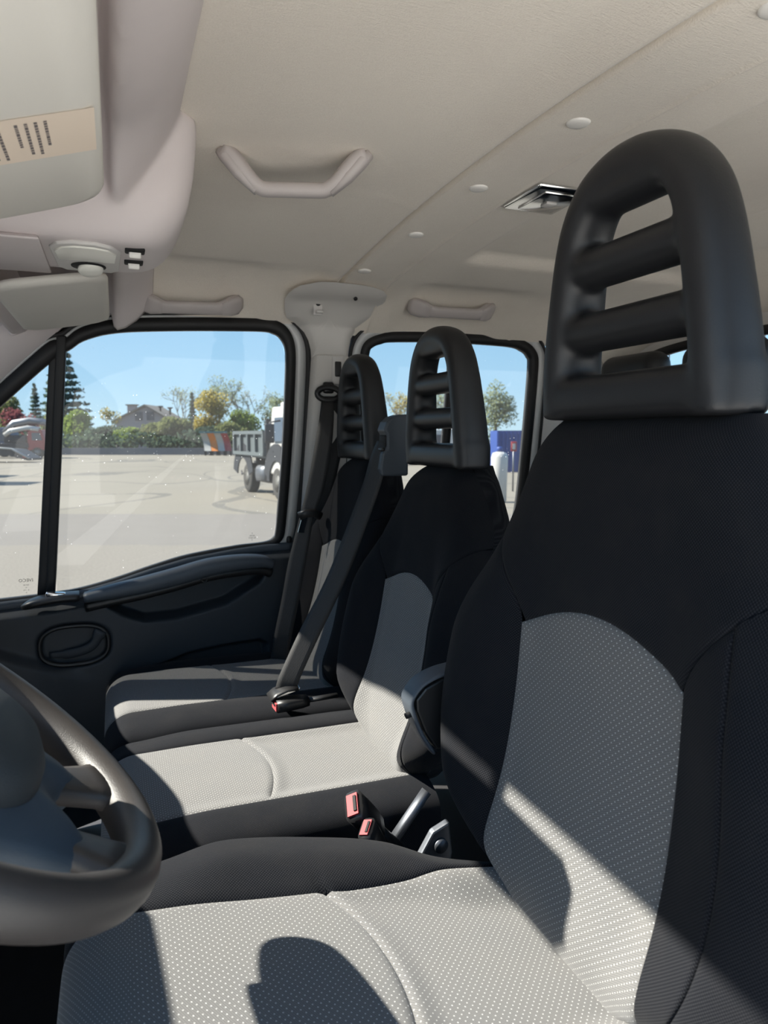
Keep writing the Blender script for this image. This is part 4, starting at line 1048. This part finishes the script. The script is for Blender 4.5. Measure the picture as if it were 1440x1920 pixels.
def headrest(parent, x0, yc, z0, k=1.0):
    """open moulded headrest: tapering side posts, arched top, two cross bars and a base bar"""
    g = G(); D = .030
    X = lambda z: x0+D+.010-.05*z
    half = [(-.1035, .022), (-.099, .07), (-.091, .12), (-.083, .16), (-.072, .190), (-.052, .214), (-.025, .2255), (0, .2285)]
    path = [(X(p[1]), yc+p[0]*k, z0+p[1]*k) for p in spline([(a, b, 0) for a, b in half+[(-a, b) for a, b in half[-2::-1]]], 84)]
    sc = [(1.0, 1.05-.20*sm(.03, .25, p[2]-z0)) for p in path]
    g.sweep(path, ell(.0208, .031, 20, 2.5), up=(1, 0, 0), scale=sc)
    for (z, rz, rx) in ((.1495, .0200, .024), (.0875, .0200, .025)):
        g.sweep([(X(z), yc-.085*k, z0+z*k), (X(z), yc+.085*k, z0+z*k)], ell(rx, rz, 16, 2.1), up=(0, 0, 1))
    g.sweep([(X(.2), yc-.066*k, z0+.208*k), (X(.2), yc+.066*k, z0+.208*k)], ell(.024, .013, 16, 2.4), up=(0, 0, 1))
    g.sweep([(X(0), yc-.106*k, z0+.022), (X(0), yc+.106*k, z0+.022)], ell(.032, .0225, 18, 3.4), up=(0, 0, 1))
    for s_ in (-1, 1): g.sweep([(X(0), yc+s_*.103*k, z0+.000), (X(0), yc+s_*.103*k, z0+.045)], ell(.0208, .032, 20, 3.0), up=(1, 0, 0))
    o = g.mk('headrest', 'headrest', parent)
    r = o.modifiers.new('r', 'REMESH'); r.mode = 'VOXEL'; r.voxel_size = .0032; r.use_smooth_shade = True
    s_ = o.modifiers.new('s', 'SMOOTH'); s_.factor = .6; s_.iterations = 16
    return o

class Cushion:
    def __init__(s, yc, outl, ztop, x0, x1, drop, B=.010, gw=.125, seam=(.222, .03), pit=.006):
        s.yc, s.o, s.zt, s.x0, s.x1, s.drop, s.B, s.gw, s.seam, s.pit = yc, outl, ztop, x0, x1, drop, B, gw, seam, pit; s.n = 3.6
    def w(s, x, side):
        return smooth_tab(s.o[side], x)
    def S(s, ph, t):
        """ph -90..90 across; t along: 0 = bottom of the front face, .18 = nose, 1 = rear"""
        R = .055
        if t < .18: f = t/.18; x = s.x0+.022*(1-f)-.004*math.sin(math.pi*f); zo = -s.drop+(s.drop-R)*f
        elif t < .34: f = (t-.18)/.16; a = f*math.pi/2; x = s.x0+R*(1-math.cos(a))*1.1; zo = -R+R*math.sin(a)
        else: f = (t-.34)/.66; x = s.x0+R*1.1+(s.x1-s.x0-R*1.1)*f; zo = 0
        side = 1 if ph > 0 else 0; w = s.w(x, side)
        u = math.copysign(abs(math.sin(ph))**(2/s.n), ph); e = 1-abs(math.cos(ph))**(2/s.n); a = abs(u)
        z = s.zt(x)+zo+s.B*sm(.45, .72, a)*sm(.3, .5, t)-.06*e*(1 if t > .34 else max(0, t/.34))
        # sitting hollow and the cross seam
        y = w*u; xs = s.seam[0]-s.seam[1]*(y/s.gw)**2
        if a < .62:
            z -= .005*math.exp(-((x-xs)/.004)**2)*(1-sm(.5, .62, a))
            z -= s.pit*sm(0, .03, x-xs)*(1-sm(.4, .62, a))
        return Vector((x, s.yc+y, z))
    def patch(s, name, dom, mat, parent, nu, nv, gs=(1, 1, 0, 0), groove=.0035):
        V = []; UV = []
        for i in range(nu+1):
            for j in range(nv+1):
                a, b = coswarp(i/nu), j/nv; ph, t = dom(a, b); p = s.S(ph, t); d = 1e-3
                n_ = (s.S(ph+d, t)-s.S(ph-d, t)).cross(s.S(ph, t+d)-s.S(ph, t-d))
                if n_.length > 1e-12: n_.normalize()
                if n_.dot(Vector((-.6, 0, 1))) < 0: n_ = -n_
                ds = []
                if gs[0]: ds.append(a*.2)
                if gs[1]: ds.append((1-a)*.2)
                if gs[2]: ds.append(b*.3)
                if gs[3]: ds.append((1-b)*.3)
                dm = min(ds) if ds else 1
                V.append(p-n_*groove*math.exp(-dm/.0035)); e = 1-abs(math.cos(ph))**(2/s.n)
                UV.append((p.y+math.copysign(.06*e, ph), p.x-(s.zt(p.x)*0)-(max(0, .34-t))*.6))
        F = [(i*(nv+1)+j, (i+1)*(nv+1)+j, (i+1)*(nv+1)+j+1, i*(nv+1)+j+1) for i in range(nu) for j in range(nv)]
        return mk(name, V, F, mat, parent, uv=UV)
    def build(s, parent):
        PM = math.pi/2
        tx = lambda x: .34+.66*(x-s.x0-.0605)/(s.x1-s.x0-.0605)
        def X(t): return s.S(0, t).x
        def phin(t, sg):
            w = s.w(X(t), 1 if sg > 0 else 0); return math.asin(min(1, (s.gw/w)**(s.n/2)))
        ts = lambda r: tx(s.seam[0]-s.seam[1]*r*r)
        def g1(a, b):
            r = 2*a-1; t = b*ts(r); w = s.w(X(t), 1 if r > 0 else 0); return math.copysign(math.asin(min(1, (abs(r)*s.gw/w)**(s.n/2))), r), t
        def g2(a, b):
            r = 2*a-1; t = ts(r)+b*(1-ts(r)); w = s.w(X(t), 1 if r > 0 else 0); return math.copysign(math.asin(min(1, (abs(r)*s.gw/w)**(s.n/2))), r), t
        s.patch('cushion_front_insert', g1, 'grey_fabric', parent, 40, 80)
        s.patch('cushion_rear_insert', g2, 'grey_fabric', parent, 40, 50)
        for sg in (1, -1):
            s.patch('cushion_bolster', lambda a, b, sg=sg: (sg*(phin(b, sg)+(PM-phin(b, sg))*a), b), 'black_fabric', parent, 24, 110, (1, 0, 0, 0), .004)
            # skirt down the side
            V = []; UV = []; nv = 60
            for j in range(nv+1):
                p = s.S(sg*PM, j/nv); zb = s.zt(p.x)-s.drop; V += [p, Vector((p.x, p.y+sg*.002, min(p.z, (p.z+zb)/2))), Vector((p.x, p.y-sg*.012, min(p.z, zb)))]; UV += [(p.z, p.x), (p.z-.04, p.x), (p.z-.09, p.x)]
            F = [(j*3+k, (j+1)*3+k, (j+1)*3+k+1, j*3+k+1) for j in range(nv) for k in range(2)]
            mk('cushion_side', V, F, 'black_fabric', parent, uv=UV)

WT = [(-.04, .10), (0, .145), (.02, .178), (.05, .218), (.08, .244), (.13, .264), (.18, .268), (.235, .260), (.29, .242), (.34, .216), (.40, .192), (.45, .162), (.50, .128)]
# driver seat ------------------------------------------------------
ds = empty('driver_seat', (.2, .53, -.95), label='large near driver seat in black and dotted grey fabric', cat='seat')
bk = Back(.53, -.485, lambda h: .380+.19*h-.2*h*h, WT, B=.042); bk.build(ds)
headrest(ds, .424, .532, .017, 1.0)
oD = {0: [(-.08, .225), (.04, .236), (.11, .25), (.2, .246), (.28, .232), (.33, .195), (.40, .17)], 1: [(-.08, .222), (.04, .235), (.11, .25), (.2, .243), (.28, .222), (.33, .18), (.40, .155)]}
Cushion(.53, oD, lambda x: -.443-.152*x, -.064, .41, .16, .020, .124, (.218, .03)).build(ds)
G().box((.17, .53, -.70), (.36, .36, .24)).mk('seat_base', 'black_plastic', ds, bev=.02)
G().box((.17, .53, -.92), (.30, .34, .20)).mk('seat_pedestal', 'black_plastic', ds, bev=.02)
# recliner hinge, far side
rh = G().prism([(.325, .790, -.64), (.350, .790, -.565), (.375, .790, -.525), (.400, .790, -.515), (.405, .790, -.56), (.39, .790, -.64)], (0, .012, 0)).mk('recliner_plate', 'steel', ds, smooth=False, bev=.003)
G().lathe((.386, .790, -.545), (0, -1, 0), [(.010, 0), (.010, .004), (.0001, .005)], 20).mk('bolt_head', 'steel', rh)
G().lathe((.386, .802, -.545), (0, 1, 0), [(.014, 0), (.014, .006), (.0001, .007)], 20).mk('hinge_bolt', 'steel', rh)
# folded armrest: plastic end cap
ac = G(); P = spline([(.415, .800, -.304), (.384, .800, -.308), (.358, .800, -.318), (.343, .800, -.335), (.344, .800, -.352), (.356, .800, -.383), (.374, .800, -.412)], 36)
arm = ac.sweep(P, ell(.0175, .003, 12, 4), up=[(-.3, 0, 1)]*8+[(-.7, 0, .7)]*8+[(-1, 0, -.3)]*40, caps=True).mk('armrest_cap', 'door_light', ds)
G().prism([(.41, .786, -.310), (.386, .786, -.313), (.361, .786, -.323), (.348, .786, -.337), (.349, .786, -.352), (.361, .786, -.382), (.378, .786, -.409), (.41, .786, -.41)], (0, .026, 0)).mk('armrest_body', 'black_plastic', arm, smooth=False, bev=.003)
G().lathe((.3405, .793, -.358), (-.9, -.1, -.2), [(.004, -.004), (.004, .0045), (.0001, .0045)], 12).mk('screw_hole', 'dark_void', arm)

# passenger bench ---------------------------------------------------
bs = empty('passenger_bench', (.2, 1.40, -.95), label='double passenger bench with two slotted headrests', cat='seat')
WTB = [p for p in WT if p[0] < .44]+[(.445, .150), (.475, .118), (.50, .080)]
xfB = lambda h: .437+.27*h-.15*h*h
for yc, ws in ((1.17, .96), (1.63, .96)):
    b = Back(yc, -.572, xfB, WTB, 1.03, ws, B=.048); b.build(bs, h1=.277, rise=.03)
    headrest(bs, .534, yc, -.057, 1.03)
oM = {0: [(-.08, .20), (0, .205), (.3, .205), (.45, .20)], 1: [(-.08, .225), (0, .228), (.3, .228), (.45, .225)]}
oF = {0: [(-.08, .225), (0, .228), (.3, .228), (.45, .225)], 1: [(-.08, .20), (0, .215), (.2, .225), (.45, .215)]}
for yc, oo in ((1.17, oM), (1.63, oF)):
    Cushion(yc, oo, lambda x: -.574-.014*x, -.045, .475, .17, .010, .125, (.235, .03)).build(bs)
G().box((.20, 1.40, -.78), (.44, .84, .14)).mk('bench_base', 'black_plastic', bs, bev=.02)
for y in (1.02, 1.78): G().box((.2, y, -.93), (.36, .06, .18)).mk('bench_leg', 'black_plastic', bs, bev=.01)
G().sweep([(.440, .952, -.560), (.412, .948, -.590), (.370, .942, -.635)], ell(.007, .009, 12, 3), up=(0, 1, 0)).mk('hinge_bar', 'steel', bs)

# belt guide tower between the two bench headrests
tw = empty('belt_guide', (.56, 1.40, -.08), label='grey plastic belt guide tower between the bench headrests', cat='belt guide')
def tower_sec(y): 
    return [(.590, y, -.085), (.528, y, -.085), (.524, y, -.070), (.530, y, -.035), (.540, y, -.026), (.540, y, .004), (.533, y, .012), (.540, y, .030), (.552, y, .041), (.568, y, .046), (.59, y, .047)]
G().prism(tower_sec(1.380), (0, .046, 0)).mk('tower_body', 'door_light', tw, smooth=False, bev=.005, seg=3)
G().box((.5405, 1.402, -.010), (.008, .036, .026)).mk('belt_slot', 'dark_void', tw, bev=.003)
G().box((.533, 1.402, -.028), (.008, .040, .008)).mk('slot_lip', 'black_plastic', tw, bev=.003)

# belts ------------------------------------------------------------
def strap(nm, pts, widths, wdir, parent, n=60):
    P = spline(pts, n); W_ = spline([(w, 0, 0) for w in widths], n); D_ = spline(wdir, n); V = []; UV = []; acc = 0
    for i, p in enumerate(P):
        j = min(i, len(W_)-1, len(D_)-1)
        d = Vector(D_[min(i, len(D_)-1)]).normalized(); w = W_[min(i, len(W_)-1)][0]
        if i: acc += (Vector(p)-Vector(P[i-1])).length
        for k in range(5):
            f = k/4-.5; V.append(Vector(p)+d*w*f); UV.append((w*f, acc))
    F = [(i*5+k, (i+1)*5+k, (i+1)*5+k+1, i*5+k+1) for i in range(len(P)-1) for k in range(4)]
    return mk(nm, V, F, 'web', parent, uv=UV, solid=.0014)
mb = empty('seat_belt', (.40, 1.41, -.5), label='buckled black belt falling from the guide tower between headrests', cat='seat belt')
strap('webbing', [(.5385, 1.402, -.010), (.526, 1.400, -.045), (.514, 1.400, -.098), (.480, 1.400, -.187), (.446, 1.400, -.270), (.415, 1.401, -.335), (.378, 1.403, -.405), (.346, 1.405, -.470), (.327, 1.407, -.512), (.320, 1.41, -.536)],
      [.036, .040, .044, .046, .047, .047, .047, .047, .047, .046], [(.35, -.9, 0), (.5, -.85, 0), (.7, -.7, .1), (.8, -.55, .15), (.85, -.45, .15), (.85, -.45, .1), (.88, -.4, 0), (.88, -.4, 0), (.88, -.4, 0), (.9, -.4, 0)], mb)
G().prism([(.295, 1.392, -.548), (.345, 1.392, -.536), (.347, 1.392, -.530), (.297, 1.392, -.541)], (0, .035, 0)).mk('tongue_plate', 'chrome', mb, smooth=False, bev=.001)
G().sweep([(.345, 1.41, -.533), (.320, 1.412, -.534), (.298, 1.412, -.541), (.284, 1.412, -.552)], ell(.024, .004, 12, 3), up=(0, 0, 1)).mk('tongue_cover', 'black_plastic', mb)
def buckle(nm, loc, dirv, label, k=1.0, up_=(0, 0, 1)):
    """body leans along dirv (from foot to head)"""
    d = Vector(dirv).normalized(); c = Vector(loc); t = empty(nm, tuple(c-d*.06), label=label, cat='buckle')
    u = Vector(up_); side = d.cross(u).normalized(); n_ = side.cross(d).normalized()
    rot = Matrix((side, d, n_)).transposed()
    bdy = G().sweep([c-d*.055*k, c-d*.04*k, c-d*.01*k, c+d*.012*k], ell(.020*k, .012*k, 16, 4), up=u, scale=[.75, .9, 1, 1]).mk('body', 'black_plastic', t)
    G().box(c+d*.0125*k, (.028*k, .006*k, .015*k), rot).mk('release_button', 'pink', bdy, smooth=False)
    G().box(c+d*.0158*k+n_*.004*k, (.020*k, .003*k, .004*k), rot).mk('tongue_slot', 'dark_void', bdy, smooth=False)
    G().sweep([c-d*.05*k, c-d*.12*k], ell(.009, .004, 10, 3), up=u).mk('stalk', 'black_plastic', t)
    return t
buckle('belt_buckle', (.306, 1.392, -.562), (-.75, -.05, .0), 'belt buckle with pink button lying on the bench seam', 1.05)
buckle('belt_buckle', (.293, .858, -.512), (-.62, -.30, .75), 'larger pink buttoned buckle between the two seats', 1.1, (0, -.6, 1))
buckle('belt_buckle', (.295, .818, -.524), (-.5, -.15, .9), 'smaller red buttoned buckle lowest between the two seats', .8, (0, -.6, 1))
fb = empty('seat_belt', (.5, 1.82, -.6), label='black belt hanging from the pillar ring beside the far seat', cat='seat belt')
strap('webbing', [(.532, 1.795, .105), (.522, 1.77, .05), (.503, 1.75, -.044), (.480, 1.742, -.14), (.457, 1.74, -.21), (.430, 1.74, -.325), (.411, 1.74, -.42), (.386, 1.74, -.535), (.375, 1.76, -.64)],
      [.030, .038, .046, .046, .038, .046, .046, .046, .046], [(1, -.2, 0), (1, -.3, 0), (1, -.35, 0), (.9, -.3, 0), (.9, -.3, 0), (1, -.4, 0), (1, -.4, 0), (1, -.4, 0), (1, -.4, 0)], fb)
strap('webbing', [(.555, 1.815, .10), (.570, 1.83, .02), (.548, 1.84, -.10), (.525, 1.84, -.21), (.505, 1.845, -.34)], [.035, .044, .046, .046, .046], [(1, -.1, 0)]*5, fb)
G().sweep([(.512+.03*math.cos(a)+.022, 1.79-.004*math.cos(a), .112+.017*math.sin(a)) for a in np.linspace(0, 2*math.pi, 24, endpoint=False)], ell(.008, .007, 10), up=(0, 1, 0), closed=True).mk('pillar_ring', 'black_plastic', fb)
G().box((.535, 1.796, .128), (.030, .016, .030)).mk('ring_cover', 'black_plastic', fb, bev=.006)
G().sweep([(.436, 1.735, -.205), (.452, 1.730, -.197), (.475, 1.732, -.197), (.492, 1.738, -.207)], ell(.010, .011, 12, 3), up=(0, 0, 1)).mk('tongue_grip', 'black_plastic', fb)
G().prism([(.440, 1.728, -.212), (.456, 1.728, -.208), (.446, 1.728, -.248), (.430, 1.728, -.246)], (0, .003, 0)).mk('tongue_plate', 'chrome', fb, smooth=False)

# rear row ----------------------------------------------------------
rb = empty('rear_bench', (1.3, 1.05, -.95), label='dark rear bench seat with rounded headrests near the back window', cat='seat')
G().box((1.38, 1.0, -.26), (.10, 1.66, .62)).mk('backrest', 'black_fabric', rb, bev=.04, seg=4)
G().box((1.17, 1.0, -.60), (.46, 1.66, .12)).mk('cushion', 'black_fabric', rb, bev=.04, seg=4)
G().box((1.20, 1.0, -.84), (.36, 1.50, .36)).mk('bench_base', 'black_plastic', rb, bev=.02)
for y in (1.60, 1.285, .95, .62):
    V = G().box((1.375, y, .135), (.085, .235, .19)).mk('headrest', 'headrest', rb, bev=.04, seg=6)

# ================================================================== STEERING WHEEL
sw_ = empty('steering_wheel', (-.125, .515, -.188), label='dark steering wheel with slate hub in the lower left corner', cat='steering wheel')
TI, YW = math.radians(41), math.radians(7)
E1 = Vector((math.cos(TI)*math.cos(YW), math.cos(TI)*math.sin(YW), -math.sin(TI)))   # toward the driver, down
E2 = Vector((-math.sin(YW), math.cos(YW), 0)); E3 = E1.cross(E2).normalized()
if E3.z < 0: E3 = -E3
WC = Vector((-.125, .515, -.188)); WR = .19; WK = .170/.19
wp = lambda a, b, c=0: WC+(E1*a+E2*b)*WK+E3*c
rim = [wp(WR*math.cos(a), WR*math.sin(a)) for a in np.linspace(0, 2*math.pi, 96, endpoint=False)]
G().sweep(rim, ell(.0155, .0175, 16), up=E3, closed=True).mk('rim', 'wheel_rubber', sw_)
# spokes: upper pair nearly horizontal, lower pair toward the driver's knees
for (ang, wd) in ((88, .046), (-88, .046), (22, .040), (-22, .040)):
    a = math.radians(ang); d = (math.cos(a), math.sin(a)); tt = (-d[1], d[0])
    P = [wp(d[0]*r_, d[1]*r_, z_) for r_, z_ in ((.06, -.020), (.10, -.016), (.14, -.010), (.165, -.004), (.186, 0))]
    sp_ = G().sweep(P, ell(wd/2, .009, 16, 3.4), up=E3, scale=[(1.5, 1.1), (1.05, 1), (.95, 1), (1.15, 1), (1.6, 1.1)]).mk('spoke', 'wheel_rubber', sw_)
def hub_out(sc, pts): return [(x*sc, y*sc) for x, y in pts]
HB = dens([(.150, .062), (.128, .030), (.118, 0), (.128, -.030), (.150, -.062), (.118, -.082), (.06, -.105), (.02, -.150), (-.02, -.150), (-.05, -.10), (-.075, -.05), (-.08, 0), (-.075, .05), (-.05, .10), (-.02, .150), (.02, .150), (.06, .105), (.118, .082)], 108)
def shell(name, out, lays_, mat, parent):
    V = []; n = len(out)
    for (s_, h) in lays_:
        for (a, b) in out: V.append(wp(a*s_, b*s_, h))
    F = [(k*n+i, k*n+(i+1) % n, (k+1)*n+(i+1) % n, (k+1)*n+i) for k in range(len(lays_)-1) for i in range(n)]+[tuple((len(lays_)-1)*n+i for i in range(n))]
    return mk(name, V, F, mat, parent)
hub = shell('hub', HB, [(.96, -.03), (1.0, -.018), (1.0, -.010), (.97, -.004), (.8, .004), (.5, .01), (.1, .012)], 'wheel_hub', sw_)
AB = [(.078*math.copysign(abs(math.cos(a))**.8, math.cos(a))+.012, .088*math.copysign(abs(math.sin(a))**.8, math.sin(a))) for a in np.linspace(0, 2*math.pi, 60, endpoint=False)]
shell('airbag_cover', AB, [(1.04, -.002), (1.03, .006), (.97, .018), (.85, .026), (.6, .032), (.3, .034), (.05, .035)], 'airbag', hub)
G().sweep([wp(-.02, 0, -.04), wp(-.05, 0, -.14), wp(-.10, 0, -.40)], ell(.055, .05, 16), up=E1).mk('column_shroud', 'black_plastic', sw_)
# tunnel between the seats
tn = G().box((.15, .88, -.92), (1.0, .12, .20)).mk('centre_tunnel', 'floor', smooth=False, bev=.02, label='dark carpeted floor tunnel between driver seat and bench', cat='tunnel')
